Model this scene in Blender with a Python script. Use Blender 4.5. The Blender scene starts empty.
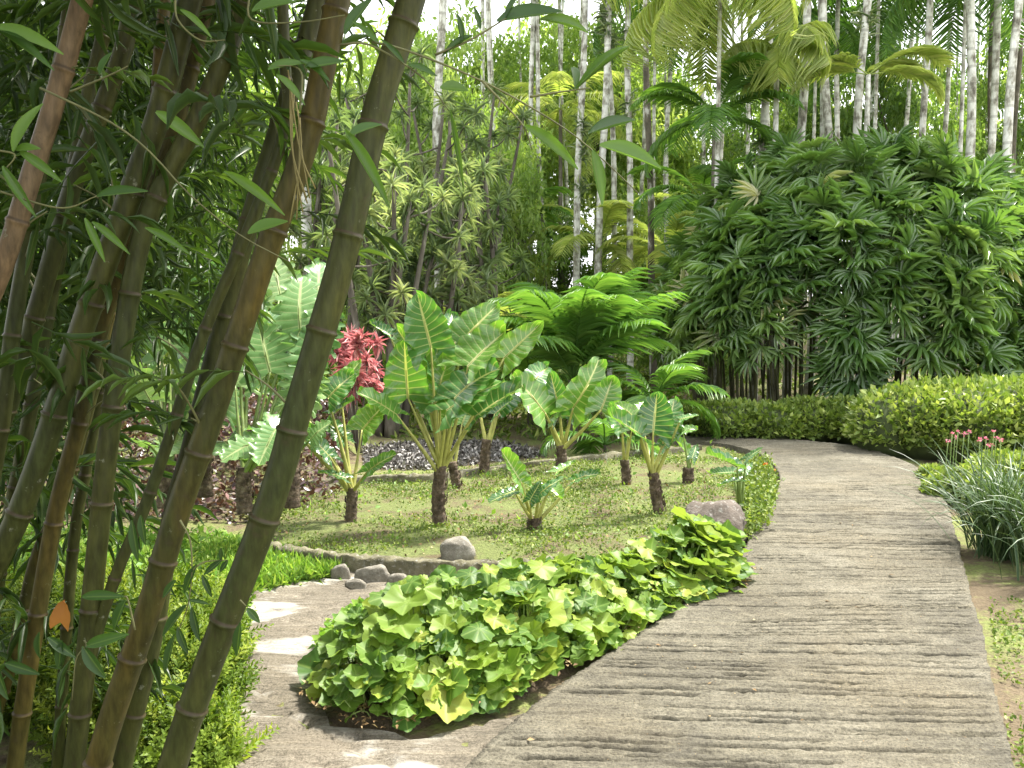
import bpy, math, random
import numpy as np
from mathutils import Vector, geometry, noise as mnoise

rng = np.random.default_rng(11)
random.seed(11)
sc = bpy.context.scene
COL = sc.collection
A = np.array

# ------------------------------------------------------------------ camera
F = 850.0
EYE = A([0.0, 0.0, 1.6])
PITCH = math.atan(59 / F)
cd = bpy.data.cameras.new('camera'); cam = bpy.data.objects.new('camera', cd); COL.objects.link(cam)
cam.location = EYE; cam.rotation_euler = (math.radians(90) - PITCH, 0, 0)
cd.sensor_width = 36; cd.lens = F / 1024 * 36; cd.clip_start = 0.05; cd.clip_end = 600
sc.camera = cam

def ray(px, py):
    x = (px - 512) / F; y = (384 - py) / F
    return A([x, y * math.sin(PITCH) + math.cos(PITCH), y * math.cos(PITCH) - math.sin(PITCH)])
def P(px, py, Y):
    d = ray(px, py); return EYE + d * (Y / d[1])
def G(px, py, z=0.0):
    d = ray(px, py); return EYE + d * ((z - EYE[2]) / d[2])

def sm(t):
    t = np.clip(t, 0, 1); return t * t * (3 - 2 * t)
def ground_z(x, y):
    x = np.asarray(x, float); y = np.asarray(y, float)
    z = 3.0 * sm((y - 13.5) / 40) + 0.035 * np.clip(y - 50, 0, 1e9)
    z = z + 0.55 * sm((y - 6.9) / 1.6) * sm((-1.75 - x) / 0.9) * (1 - sm((y - 12) / 4))
    z = z + 0.03 * np.sin(x * 1.3 + y * .7) * sm((y - 13) / 4)
    return z

# ------------------------------------------------------------------ mesh building
class MB:
    def __init__(s): s.v = []; s.f = []; s.l = []; s.n = 0
    def add(s, v, f, l=None):
        v = np.asarray(v, float).reshape(-1, 3)
        if l is None: l = np.zeros((len(v), 3))
        s.v.append(v); s.l.append(np.asarray(l, float).reshape(-1, 3))
        off = s.n
        s.f.extend([tuple(i + off for i in q) for q in f]); s.n += len(v)
    def scatter(s, tmpl, M, T, rnd=None):
        """tmpl=(v,f,l); M (N,3,3) columns are the local axes (scaled), T (N,3)"""
        v, f, l = tmpl; M = np.asarray(M, float); T = np.asarray(T, float); N = len(T)
        if N == 0: return
        V = np.einsum('nij,kj->nki', M, v) + T[:, None, :]
        L = np.repeat(l[None], N, 0).copy()
        if rnd is None: rnd = rng.random(N)
        L[:, :, 2] = np.asarray(rnd)[:, None]
        k = len(v)
        for n_ in sorted(set(len(q) for q in f)):
            fa = A([q for q in f if len(q) == n_])
            FF = (fa[None] + (np.arange(N) * k)[:, None, None] + s.n).reshape(-1, n_)
            s.f.extend(map(tuple, FF.tolist()))
        s.v.append(V.reshape(-1, 3)); s.l.append(L.reshape(-1, 3)); s.n += N * k
    def tmpl(s): return np.concatenate(s.v), s.f, np.concatenate(s.l)
    def mesh(s, name, mat, org=(0, 0, 0), smooth=True):
        v = np.concatenate(s.v) - np.asarray(org, float)
        me = bpy.data.meshes.new(name); me.from_pydata(v.tolist(), [], s.f)
        at = me.attributes.new('lf', 'FLOAT_VECTOR', 'POINT')
        at.data.foreach_set('vector', np.concatenate(s.l).ravel().astype(np.float32))
        if smooth: me.polygons.foreach_set('use_smooth', [True] * len(me.polygons))
        if isinstance(mat, (list, tuple)):
            for m in mat: me.materials.append(m)
        else: me.materials.append(mat)
        me.update(); return me

ORG = {}
def mk(name, mb, mat, parent=None, org=None, smooth=True):
    if parent is not None: org = ORG[parent.name]
    elif org is None: org = (0, 0, 0)
    o = bpy.data.objects.new(name, mb.mesh(name, mat, org, smooth)); COL.objects.link(o)
    if parent is not None: o.parent = parent
    else: o.location = org
    ORG[o.name] = org
    return o
def tag(o, label=None, cat=None, group=None, kind=None):
    if label: o['label'] = label
    if cat: o['category'] = cat
    if group: o['group'] = group
    if kind: o['kind'] = kind
    return o
def thing(name, loc, label, cat, group=None):
    o = bpy.data.objects.new(name, None); COL.objects.link(o); o.location = [float(c) for c in loc]
    o.empty_display_size = .2; ORG[o.name] = A(loc, float)
    return tag(o, label, cat, group)

def nrm(v):
    v = np.asarray(v, float); return v / np.maximum(np.linalg.norm(v, axis=-1, keepdims=True), 1e-9)
def frames(d, n):
    """rows of direction d -> local Y, n -> approx local Z. returns (N,3,3) column axes"""
    d = nrm(d); x = nrm(np.cross(d, n)); z = np.cross(x, d)
    return np.stack([x, d, z], -1)
def rdir(N, up=0.0):
    v = rng.normal(size=(N, 3)); v[:, 2] += up; return nrm(v)

def spline(pts, n):
    pts = np.asarray(pts, float); m = len(pts)
    if m == 2:
        t = np.linspace(0, 1, n)[:, None]; return pts[0] * (1 - t) + pts[1] * t
    ext = np.vstack([2 * pts[0] - pts[1], pts, 2 * pts[-1] - pts[-2]])
    out = []
    for t in np.linspace(0, m - 1, n):
        i = min(int(t), m - 2); u = t - i
        p0, p1, p2, p3 = ext[i:i + 4]
        out.append(.5 * ((2 * p1) + (-p0 + p2) * u + (2 * p0 - 5 * p1 + 4 * p2 - p3) * u * u + (-p0 + 3 * p1 - 3 * p2 + p3) * u ** 3))
    return A(out)

def tube(mb, pts, rad, ns=8, rnd=0.0, cap=True, extra=None):
    pts = np.asarray(pts, float); n = len(pts); rad = np.broadcast_to(rad, (n,))
    tg = nrm(np.gradient(pts, axis=0)); ref = A([0.31, 1.0, 0.12]); 
    if abs(np.dot(nrm(tg[0]), nrm(ref))) > .9: ref = A([1.0, 0.2, 0.1])
    a = nrm(np.cross(tg, ref)); b = np.cross(tg, a)
    L = np.concatenate([[0], np.cumsum(np.linalg.norm(np.diff(pts, axis=0), axis=1))])
    th = np.linspace(0, 2 * np.pi, ns, endpoint=False)
    V = pts[:, None] + rad[:, None, None] * (np.cos(th)[None, :, None] * a[:, None] + np.sin(th)[None, :, None] * b[:, None])
    l = np.zeros((n, ns, 3)); l[..., 0] = th / 6.2832; l[..., 1] = L[:, None]; l[..., 2] = rnd
    if extra is not None: l[..., 0] = np.asarray(extra)[:, None]
    f = [(i * ns + j, i * ns + (j + 1) % ns, (i + 1) * ns + (j + 1) % ns, (i + 1) * ns + j) for i in range(n - 1) for j in range(ns)]
    if cap: f += [tuple(range(ns))[::-1], tuple((n - 1) * ns + j for j in range(ns))]
    mb.add(V, f, l)

# ---- leaf templates: lf = (u across -1..1, v along 0..1, random)
def strap(nseg=4, droop=0.3, fold=0.25, prof=None, wide=True):
    """unit leaf along +Y, total width 1 (scale X to width, Y to length)"""
    v = []; l = []; f = []
    k = 3 if wide else 2
    for i in range(nseg + 1):
        s = i / nseg
        w = (prof(s) if prof else math.sin(math.pi * min(1, .12 + .88 * s)) ** .7) * .5
        y = s * (1 - .15 * droop * s); z = -droop * s * s
        if wide:
            v += [(-w, y, z + fold * w), (0, y, z), (w, y, z + fold * w)]; l += [(-1, s, 0), (0, s, 0), (1, s, 0)]
        else:
            v += [(-w, y, z), (w, y, z)]; l += [(-1, s, 0), (1, s, 0)]
    for i in range(nseg):
        for j in range(k - 1):
            f.append((i * k + j, i * k + j + 1, (i + 1) * k + j + 1, (i + 1) * k + j))
    return A(v, float), f, A(l, float)

lance = lambda s: max(.03, math.sin(math.pi * min(1, s * .94 + .03)) ** .8 * (1.15 - .45 * s))
grassy = lambda s: max(.02, (1 - s ** 2.5)) * (.7 + .3 * min(1, s * 4))
T_BAMB = strap(5, .18, .35, lance)
T_BAMB_S = strap(3, .25, .3, lance)
T_SMALL = (A([(0, 0, 0), (-.5, .5, .08), (0, 1, -.05), (.5, .5, .08)], float), [(0, 3, 2, 1)], A([(0, 0, 0), (-1, .5, 0), (0, 1, 0), (1, .5, 0)], float))
T_SMALL2 = (A([(0, 0, 0), (-.5, .42, .1), (0, 1, -.08), (.5, .42, .1), (0, .45, 0)], float), [(0, 4, 1), (1, 4, 2), (0, 3, 4), (4, 3, 2)],
            A([(0, 0, 0), (-1, .5, 0), (0, 1, 0), (1, .5, 0), (0, .5, 0)], float))
T_STRAP = strap(3, .28, .3, grassy)
T_BLADE = strap(6, .55, .35, grassy)

def ear_leaf(cup=.12, bend=.15, nu=9, nv=26, lobed=0.0, seed=0, vein=9, wav=.02):
    r = random.Random(seed); ph = r.random() * 6; tw = r.uniform(-.12, .12)
    v = []; l = []
    us = np.linspace(-1, 1, nu * 2 + 1)
    for i in range(nv + 1):
        s = i / nv
        W = .52 * (1 - s) ** .62 * (.66 + 1.15 * s - .35 * s * s)
        for u in us:
            a = abs(u)
            Wl = W * (1 + .035 * math.sin(s * 40 + ph + (u > 0) * 2))
            if lobed: Wl *= 1 - lobed * (.5 + .5 * math.cos((s * .93 + .04) * 2 * math.pi * 7)) ** 2.2 * a ** 2.5
            x = u * Wl * (1 + .12 * (1 - s) * a)
            y = s - .36 * a ** 1.3 * (1 - s) ** 1.4 + .06 * a * (s > .0) * s
            q = (s + .0 - .22 * a) * vein
            z = cup * a ** 1.4 - bend * s * s + wav * .55 * math.cos(2 * math.pi * q) * min(1, a * 2.2) * (1 - s * .5)
            z += wav * 1.3 * math.sin(s * 26 + ph + (u > 0) * 1.7) * a ** 3 + tw * u * s - .1 * (1 - s) ** 3 * a * a
            v.append((x, y, z)); l.append((u, s, 0))
    k = len(us)
    f = [(i * k + j, i * k + j + 1, (i + 1) * k + j + 1, (i + 1) * k + j) for i in range(nv) for j in range(k - 1)]
    return A(v, float), f, A(l, float)

def round_leaf(seed=0, nr=4, ns=42, cup=.1, notch=True):
    """roundish scalloped leaf with radial veins; attach point at centre-back, radius ~.5, centred 0,0"""
    r = random.Random(seed); ph = r.random() * 6; v = [(0, 0, 0)]; l = [(0, 0, 0)]
    lob = r.choice([5, 6, 7])
    for i in range(1, nr + 1):
        q = i / nr
        for j in range(ns):
            a = 2 * math.pi * (j + .5) / ns - math.pi / 2
            t = (j + .5) / ns
            R = .5 * (.90 + .22 * (1 - abs(math.sin(lob * math.pi * t))) ** 1.2 + .035 * math.sin(23 * t * 6.28 + ph) + .12 * math.sin(a))
            if notch: R *= 1 - .5 * math.exp(-((min(t, 1 - t)) / .03) ** 2)
            z = cup * q * q + .016 * q * math.cos(lob * 2 * math.pi * t + math.pi) + .055 * q * q * math.sin(2 * a + ph) + .03 * q * q * math.sin(3 * a + ph * 1.7) + .03 * q ** 3 * math.sin(7 * a + 2 * ph)
            v.append((R * q * math.cos(a), R * q * math.sin(a), z)); l.append((t * lob, q, 0))
    f = [(0, 1 + j, 1 + (j + 1) % ns) for j in range(ns)]
    for i in range(nr - 1):
        for j in range(ns):
            f.append((1 + i * ns + j, 1 + (i + 1) * ns + j, 1 + (i + 1) * ns + (j + 1) % ns, 1 + i * ns + (j + 1) % ns))
    return A(v, float), f, A(l, float)

# ------------------------------------------------------------------ materials
def newmat(name):
    m = bpy.data.materials.new(name); m.use_nodes = True; nt = m.node_tree; nt.nodes.clear()
    out = nt.nodes.new('ShaderNodeOutputMaterial'); return m, nt, out
def nd(nt, t, **kw):
    n = nt.nodes.new(t)
    for k, v in kw.items():
        if k.startswith('i_'): n.inputs[k[2:].replace('_', ' ')].default_value = v
        else: setattr(n, k, v)
    return n
def c4(c): return (c[0], c[1], c[2], 1)
def mixc(nt, fac, a, b, mode='MIX'):
    m = nt.nodes.new('ShaderNodeMix'); m.data_type = 'RGBA'; m.blend_type = mode
    for s, v in ((0, fac), (6, a), (7, b)):
        if isinstance(v, bpy.types.NodeSocket): nt.links.new(v, m.inputs[s])
        else: m.inputs[s].default_value = v if s == 0 else c4(v)
    return m.outputs[2]
def mth(nt, op, a, b=None, c=None, clamp=False):
    m = nt.nodes.new('ShaderNodeMath'); m.operation = op; m.use_clamp = clamp
    for i, v in enumerate((a, b, c)):
        if v is None: continue
        if isinstance(v, bpy.types.NodeSocket): nt.links.new(v, m.inputs[i])
        else: m.inputs[i].default_value = v
    return m.outputs[0]
def ramp(nt, fac, stops):
    r = nt.nodes.new('ShaderNodeValToRGB'); nt.links.new(fac, r.inputs[0]); e = r.color_ramp.elements
    while len(e) < len(stops): e.new(.5)
    for k, (p, c) in enumerate(stops): e[k].position = p; e[k].color = c4(c) if len(c) == 3 else c
    return r.outputs[0]
def noise(nt, scale, detail=3, rough=.55, vec=None, dist=0):
    n = nd(nt, 'ShaderNodeTexNoise'); n.inputs['Scale'].default_value = scale; n.inputs['Detail'].default_value = detail
    n.inputs['Roughness'].default_value = rough; n.inputs['Distortion'].default_value = dist
    if vec is None: vec = nd(nt, 'ShaderNodeTexCoord').outputs['Object']
    nt.links.new(vec, n.inputs['Vector']); return n.outputs['Fac']
def lfsep(nt):
    a = nd(nt, 'ShaderNodeAttribute', attribute_name='lf'); s = nd(nt, 'ShaderNodeSeparateXYZ')
    nt.links.new(a.outputs['Vector'], s.inputs[0]); return s.outputs

def leaf_mat(name, stops, trans=.35, rough=.42, spec=.5, vein=None, veincol=(.5, .5, .2), tcol=(1.25, 1.3, .55), back=None, bump=0.0, edge=None, spots=0.0):
    m, nt, out = newmat(name); u, v, r = lfsep(nt)
    col = ramp(nt, r, stops)
    nz = noise(nt, 3.0, 2)
    col = mixc(nt, 1.0, col, ramp(nt, nz, [(.3, (.78, .8, .8)), (.7, (1.15, 1.12, 1.05))]), 'MULTIPLY')
    au = mth(nt, 'ABSOLUTE', u)
    if vein == 'ear':
        q = mth(nt, 'FRACT', mth(nt, 'MULTIPLY', mth(nt, 'SUBTRACT', v, mth(nt, 'MULTIPLY', au, .22)), 9.0))
        side = mth(nt, 'SUBTRACT', 1.0, mth(nt, 'MULTIPLY', mth(nt, 'ABSOLUTE', mth(nt, 'SUBTRACT', q, .5)), 9.0), clamp=True)
        mid = mth(nt, 'SUBTRACT', 1.0, mth(nt, 'MULTIPLY', au, 11.0), clamp=True)
        mid = mth(nt, 'MULTIPLY', mid, 1.5, clamp=True)
        vf = mth(nt, 'MAXIMUM', mth(nt, 'MULTIPLY', side, mth(nt, 'SUBTRACT', .8, mth(nt, 'MULTIPLY', au, .5))), mid)
        col = mixc(nt, vf, col, veincol)
    elif vein == 'radial':
        q = mth(nt, 'ABSOLUTE', mth(nt, 'SUBTRACT', mth(nt, 'FRACT', u), .5))
        side = mth(nt, 'SUBTRACT', 1.0, mth(nt, 'MULTIPLY', mth(nt, 'SUBTRACT', .5, q), mth(nt, 'MULTIPLY', v, 16.0)), clamp=True)
        col = mixc(nt, mth(nt, 'MULTIPLY', side, .4), col, veincol)
    elif vein == 'mid':
        mid = mth(nt, 'SUBTRACT', 1.0, mth(nt, 'MULTIPLY', au, 5.0), clamp=True)
        col = mixc(nt, mth(nt, 'MULTIPLY', mid, .6), col, veincol)
    if edge is not None:
        col = mixc(nt, mth(nt, 'MULTIPLY', mth(nt, 'SUBTRACT', au, .45, clamp=True), 1.6, clamp=True), col, edge)
    if back is not None:
        g = nd(nt, 'ShaderNodeNewGeometry'); col = mixc(nt, mth(nt, 'MULTIPLY', g.outputs['Backfacing'], back[1]), col, back[0])
    if spots:
        sp = ramp(nt, noise(nt, 38, 3, .7), [(.62, (0, 0, 0)), (.68, (1, 1, 1))])
        col = mixc(nt, mth(nt, 'MULTIPLY', sp, spots), col, (.10, .065, .02))
    b = nd(nt, 'ShaderNodeBsdfPrincipled'); nt.links.new(col, b.inputs['Base Color'])
    b.inputs['Roughness'].default_value = rough; b.inputs['Specular IOR Level'].default_value = spec
    t = nd(nt, 'ShaderNodeBsdfTranslucent'); nt.links.new(mixc(nt, 1.0, col, tcol, 'MULTIPLY'), t.inputs['Color'])
    if bump:
        bp = nd(nt, 'ShaderNodeBump', i_Strength=bump, i_Distance=.004); nt.links.new(noise(nt, 60, 2), bp.inputs['Height'])
        nt.links.new(bp.outputs[0], b.inputs['Normal'])
    mx = nd(nt, 'ShaderNodeMixShader'); mx.inputs[0].default_value = trans
    nt.links.new(b.outputs[0], mx.inputs[1]); nt.links.new(t.outputs[0], mx.inputs[2]); nt.links.new(mx.outputs[0], out.inputs[0])
    return m

def bark_mat(name, stops, scale=6.0, stretch=(1, 1, .25), rough=.85, bump=.5, rings=0.0, dist=.01):
    m, nt, out = newmat(name)
    tc = nd(nt, 'ShaderNodeTexCoord'); mp = nd(nt, 'ShaderNodeMapping'); mp.inputs['Scale'].default_value = stretch
    oi = nd(nt, 'ShaderNodeObjectInfo'); cb = nd(nt, 'ShaderNodeVectorMath', operation='ADD')
    nt.links.new(tc.outputs['Object'], cb.inputs[0]); nt.links.new(oi.outputs['Location'], cb.inputs[1])
    nt.links.new(cb.outputs[0], mp.inputs[0])
    n = noise(nt, scale, 6, .65, mp.outputs[0]); col = ramp(nt, n, stops)
    if rings:
        u, v, r = lfsep(nt)
        q = mth(nt, 'FRACT', mth(nt, 'MULTIPLY', v, rings))
        col = mixc(nt, mth(nt, 'MULTIPLY', mth(nt, 'LESS_THAN', q, .16), .35), col, (.09, .08, .06))
    b = nd(nt, 'ShaderNodeBsdfPrincipled'); nt.links.new(col, b.inputs['Base Color']); b.inputs['Roughness'].default_value = rough
    bp = nd(nt, 'ShaderNodeBump', i_Strength=bump, i_Distance=dist); nt.links.new(noise(nt, scale * 3, 4, .6, mp.outputs[0]), bp.inputs['Height'])
    nt.links.new(bp.outputs[0], b.inputs['Normal']); nt.links.new(b.outputs[0], out.inputs[0]); return m

def plain(name, col, rough=.7):
    m, nt, out = newmat(name); b = nd(nt, 'ShaderNodeBsdfPrincipled'); b.inputs['Roughness'].default_value = rough
    n = noise(nt, 14, 3); nt.links.new(mixc(nt, 1.0, col, ramp(nt, n, [(.3, (.7, .7, .7)), (.7, (1.2, 1.2, 1.2))]), 'MULTIPLY'), b.inputs['Base Color'])
    nt.links.new(b.outputs[0], out.inputs[0]); return m

# bamboo culm: colour by length, scars, lichen specks
def culm_mat(name, base, warm):
    m, nt, out = newmat(name); u, v, r = lfsep(nt)
    tc = nd(nt, 'ShaderNodeTexCoord'); mp = nd(nt, 'ShaderNodeMapping'); mp.inputs['Scale'].default_value = (1, 1, .22)
    nt.links.new(tc.outputs['Object'], mp.inputs[0])
    n1 = noise(nt, 5, 4, .6, mp.outputs[0]); n2 = noise(nt, 26, 4, .7); n3 = noise(nt, 60, 3, .6, mp.outputs[0])
    col = mixc(nt, ramp(nt, n1, [(.38, (0, 0, 0)), (.68, (1, 1, 1))]), base, warm)
    col = mixc(nt, 1.0, col, ramp(nt, n3, [(.3, (.55, .55, .55)), (.7, (1.3, 1.3, 1.3))]), 'MULTIPLY')
    col = mixc(nt, ramp(nt, n2, [(.66, (0, 0, 0)), (.72, (.6, .6, .6))]), col, (.22, .23, .17))
    col = mixc(nt, ramp(nt, noise(nt, 17, 5, .7), [(.60, (0, 0, 0)), (.7, (.6, .6, .6))]), col, (.05, .04, .02))
    col = mixc(nt, u, col, (.05, .035, .02))            # u carries the node scar
    b = nd(nt, 'ShaderNodeBsdfPrincipled'); nt.links.new(col, b.inputs['Base Color']); b.inputs['Roughness'].default_value = .48
    b.inputs['Specular IOR Level'].default_value = .2
    bp = nd(nt, 'ShaderNodeBump', i_Strength=.25, i_Distance=.003); nt.links.new(n3, bp.inputs['Height'])
    nt.links.new(bp.outputs[0], b.inputs['Normal']); nt.links.new(b.outputs[0], out.inputs[0]); return m

M = {}
M['culm_green'] = culm_mat('culm_green', (.038, .047, .014), (.060, .060, .015))
M['culm_warm'] = culm_mat('culm_warm', (.044, .047, .013), (.10, .070, .016))
M['culm_brown'] = culm_mat('culm_brown', (.14, .10, .06), (.16, .10, .05))
M['twig'] = plain('twig', (.12, .12, .045))
M['bamboo_leaf'] = leaf_mat('bamboo_leaf', [(0, (.028, .055, .014)), (.6, (.05, .10, .022)), (1, (.10, .17, .035))], .38, .38, .4, 'mid', (.16, .22, .06))
M['bamboo_leaf_near'] = leaf_mat('bamboo_leaf_near', [(0, (.035, .075, .025)), (.5, (.06, .13, .03)), (1, (.14, .25, .05))], .42, .36, .4, 'mid', (.16, .25, .06))
M['dead_leaf'] = leaf_mat('dead_leaf', [(0, (.35, .14, .04)), (1, (.35, .16, .05))], .3, .6, .2)
M['dry_sheath'] = leaf_mat('dry_sheath', [(0, (.32, .27, .12)), (1, (.40, .36, .18))], .3, .6, .2)
M['ear'] = leaf_mat('ear', [(0, (.05, .15, .045)), (.5, (.085, .22, .045)), (1, (.16, .32, .05))], .40, .24, .9, 'ear', (.58, .60, .26), back=((.17, .30, .06), .4), spots=.5)
M['ear_pale'] = leaf_mat('ear_pale', [(0, (.11, .24, .09)), (.5, (.17, .32, .12)), (1, (.28, .42, .17))], .38, .34, .6, 'ear', (.48, .56, .28), spots=.6)
M['stalk'] = plain('stalk', (.34, .34, .085), .45)
M['stalk_green'] = plain('stalk_green', (.17, .24, .06), .45)
M['ear_trunk'] = bark_mat('ear_trunk', [(.35, (.045, .03, .02)), (.55, (.12, .085, .055)), (.72, (.27, .22, .16))], 20, (1, 1, 1), .9, .9, 22)
M['palm_trunk'] = bark_mat('palm_trunk', [(.34, (.10, .09, .07)), (.44, (.30, .29, .24)), (.52, (.55, .55, .50)), (.7, (.78, .78, .75))], 7, (1, 1, .5), .85, .3, 3.2)
M['palm_trunk_dark'] = bark_mat('palm_trunk_dark', [(.40, (.05, .045, .03)), (.55, (.13, .11, .08)), (.62, (.45, .44, .40)), (.8, (.6, .6, .56))], 4.5, (1, 1, .5), .9, .4, 5)
M['grey_bark'] = bark_mat('grey_bark', [(.3, (.05, .042, .03)), (.55, (.13, .115, .09)), (.75, (.33, .31, .26))], 7, (1, 1, .3), .9, .6)
M['cane'] = bark_mat('cane', [(.3, (.05, .05, .025)), (.6, (.13, .13, .06)), (.8, (.22, .22, .10))], 9, (1, 1, .3), .8, .3, 9)
M['palm_leaf'] = leaf_mat('palm_leaf', [(0, (.06, .15, .035)), (.6, (.13, .27, .06)), (1, (.27, .42, .12))], .42, .35, .5, 'mid', (.2, .34, .08))
M['palm_leaf_yellow'] = leaf_mat('palm_leaf_yellow', [(0, (.24, .34, .10)), (.6, (.42, .50, .18)), (1, (.62, .62, .34))], .5, .4, .4)
M['fan_leaf'] = leaf_mat('fan_leaf', [(0, (.07, .15, .045)), (.5, (.15, .27, .08)), (.85, (.29, .42, .15)), (1, (.50, .50, .32))], .36, .27, 1.0, 'mid', (.20, .31, .10))
M['dracaena'] = leaf_mat('dracaena', [(0, (.12, .19, .10)), (.6, (.26, .34, .20)), (1, (.48, .53, .36))], .44, .33, .8)
M['tree_leaf'] = leaf_mat('tree_leaf', [(0, (.15, .25, .07)), (.5, (.27, .39, .12)), (1, (.50, .58, .26))], .55, .5, .3)
M['tree_leaf_dark'] = leaf_mat('tree_leaf_dark', [(0, (.08, .15, .04)), (.6, (.16, .26, .07)), (1, (.34, .44, .15))], .55, .5, .3)
M['hedge'] = leaf_mat('hedge', [(0, (.11, .18, .035)), (.5, (.22, .31, .065)), (1, (.44, .50, .17))], .34, .45, .4)
M['hedge_dark'] = leaf_mat('hedge_dark', [(0, (.10, .16, .035)), (.6, (.20, .29, .06)), (1, (.36, .44, .12))], .32, .45, .4)
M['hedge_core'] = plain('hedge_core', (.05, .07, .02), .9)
M['patch_leaf'] = leaf_mat('patch_leaf', [(0, (.06, .14, .025)), (.5, (.14, .24, .03)), (.9, (.27, .35, .05)), (.97, (.40, .38, .10)), (1, (.42, .26, .09))], .36, .5, .35, 'radial', (.34, .46, .12), spots=.6, back=((.30, .40, .12), .5))
M['weed'] = leaf_mat('weed', [(0, (.06, .11, .02)), (.5, (.13, .20, .035)), (1, (.27, .33, .08))], .3, .5, .3)
M['weed_bright'] = leaf_mat('weed_bright', [(0, (.13, .27, .05)), (.6, (.24, .40, .07)), (1, (.42, .54, .14))], .36, .5, .3)
M['feather'] = leaf_mat('feather', [(0, (.07, .13, .015)), (.6, (.16, .24, .03)), (1, (.33, .40, .07))], .4, .5, .3)
M['dark_cover'] = leaf_mat('dark_cover', [(0, (.045, .018, .02)), (.5, (.10, .045, .045)), (.8, (.10, .11, .06)), (1, (.28, .17, .17))], .2, .3, .6)
M['flax'] = leaf_mat('flax', [(0, (.02, .055, .022)), (.6, (.045, .10, .04)), (1, (.14, .20, .10))], .22, .4, .4, edge=(.16, .22, .10))
M['red_leaf'] = leaf_mat('red_leaf', [(0, (.26, .09, .10)), (.6, (.48, .22, .22)), (1, (.70, .44, .42))], .35, .4, .5, tcol=(1.3, .8, .9))
M['pink_petal'] = leaf_mat('pink_petal', [(0, (.55, .16, .26)), (1, (.72, .34, .42))], .3, .5, .3, tcol=(1.3, .8, .9))
M['orange_petal'] = leaf_mat('orange_petal', [(0, (.72, .13, .03)), (1, (.80, .22, .05))], .3, .5, .3)
M['white_petal'] = leaf_mat('white_petal', [(0, (.75, .70, .70)), (1, (.82, .80, .80))], .3, .5, .3)
M['flower_stem'] = plain('flower_stem', (.16, .24, .07))
M['litter'] = leaf_mat('litter', [(0, (.10, .06, .03)), (.6, (.24, .16, .08)), (1, (.42, .34, .20))], .1, .7, .2)
M['mulch'] = leaf_mat('mulch', [(0, (.05, .045, .04)), (.6, (.15, .14, .135)), (1, (.42, .40, .39))], 0.0, .45, .5)

def rock_mat(name, stops, scale=6):
    m, nt, out = newmat(name); n = noise(nt, scale, 8, .65); col = ramp(nt, n, stops)
    col = mixc(nt, ramp(nt, noise(nt, scale * 5, 5, .7), [(.55, (0, 0, 0)), (.65, (.7, .7, .7))]), col, (.30, .29, .26))
    b = nd(nt, 'ShaderNodeBsdfPrincipled'); nt.links.new(col, b.inputs['Base Color']); b.inputs['Roughness'].default_value = .9
    bp = nd(nt, 'ShaderNodeBump', i_Strength=.8, i_Distance=.015); nt.links.new(noise(nt, scale * 6, 8, .7), bp.inputs['Height'])
    nt.links.new(bp.outputs[0], b.inputs['Normal']); nt.links.new(b.outputs[0], out.inputs[0]); return m
M['boulder'] = rock_mat('boulder', [(.3, (.06, .05, .04)), (.6, (.13, .105, .085)), (.8, (.19, .16, .13))])
M['stone_pale'] = rock_mat('stone_pale', [(.3, (.10, .09, .07)), (.55, (.24, .22, .18)), (.75, (.42, .40, .35))], 9)
M['kerb'] = rock_mat('kerb', [(.3, (.06, .055, .03)), (.5, (.13, .12, .07)), (.7, (.23, .21, .14))], 7)

def ground_mat(name, soil, soil2, moss, moss2, lo=.45, hi=.58, scale=1.1):
    m, nt, out = newmat(name)
    n1 = noise(nt, scale, 6, .62, dist=.6); n2 = noise(nt, 14, 6, .7); n3 = noise(nt, 60, 4, .7)
    s = mixc(nt, n2, soil, soil2); g = mixc(nt, n3, moss, moss2)
    f = ramp(nt, mth(nt, 'ADD', n1, mth(nt, 'MULTIPLY', mth(nt, 'SUBTRACT', n2, .5), .45)), [(lo, (0, 0, 0)), (hi, (1, 1, 1))])
    col = mixc(nt, f, s, g)
    col = mixc(nt, 1.0, col, ramp(nt, n3, [(.25, (.6, .6, .6)), (.7, (1.25, 1.25, 1.25))]), 'MULTIPLY')
    b = nd(nt, 'ShaderNodeBsdfPrincipled'); nt.links.new(col, b.inputs['Base Color']); b.inputs['Roughness'].default_value = .95
    bp = nd(nt, 'ShaderNodeBump', i_Strength=1.0, i_Distance=.03); nt.links.new(mth(nt, 'ADD', n2, mth(nt, 'MULTIPLY', n3, .6)), bp.inputs['Height'])
    nt.links.new(bp.outputs[0], b.inputs['Normal']); nt.links.new(b.outputs[0], out.inputs[0]); return m
M['ground'] = ground_mat('ground', (.10, .075, .04), (.20, .15, .09), (.13, .16, .04), (.22, .25, .07))
M['bed'] = ground_mat('bed', (.08, .06, .03), (.17, .13, .07), (.095, .12, .03), (.18, .21, .06), .36, .53, 2.2)
M['soil'] = ground_mat('soil', (.06, .042, .024), (.13, .095, .055), (.08, .10, .03), (.14, .16, .05), .5, .66)

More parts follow.
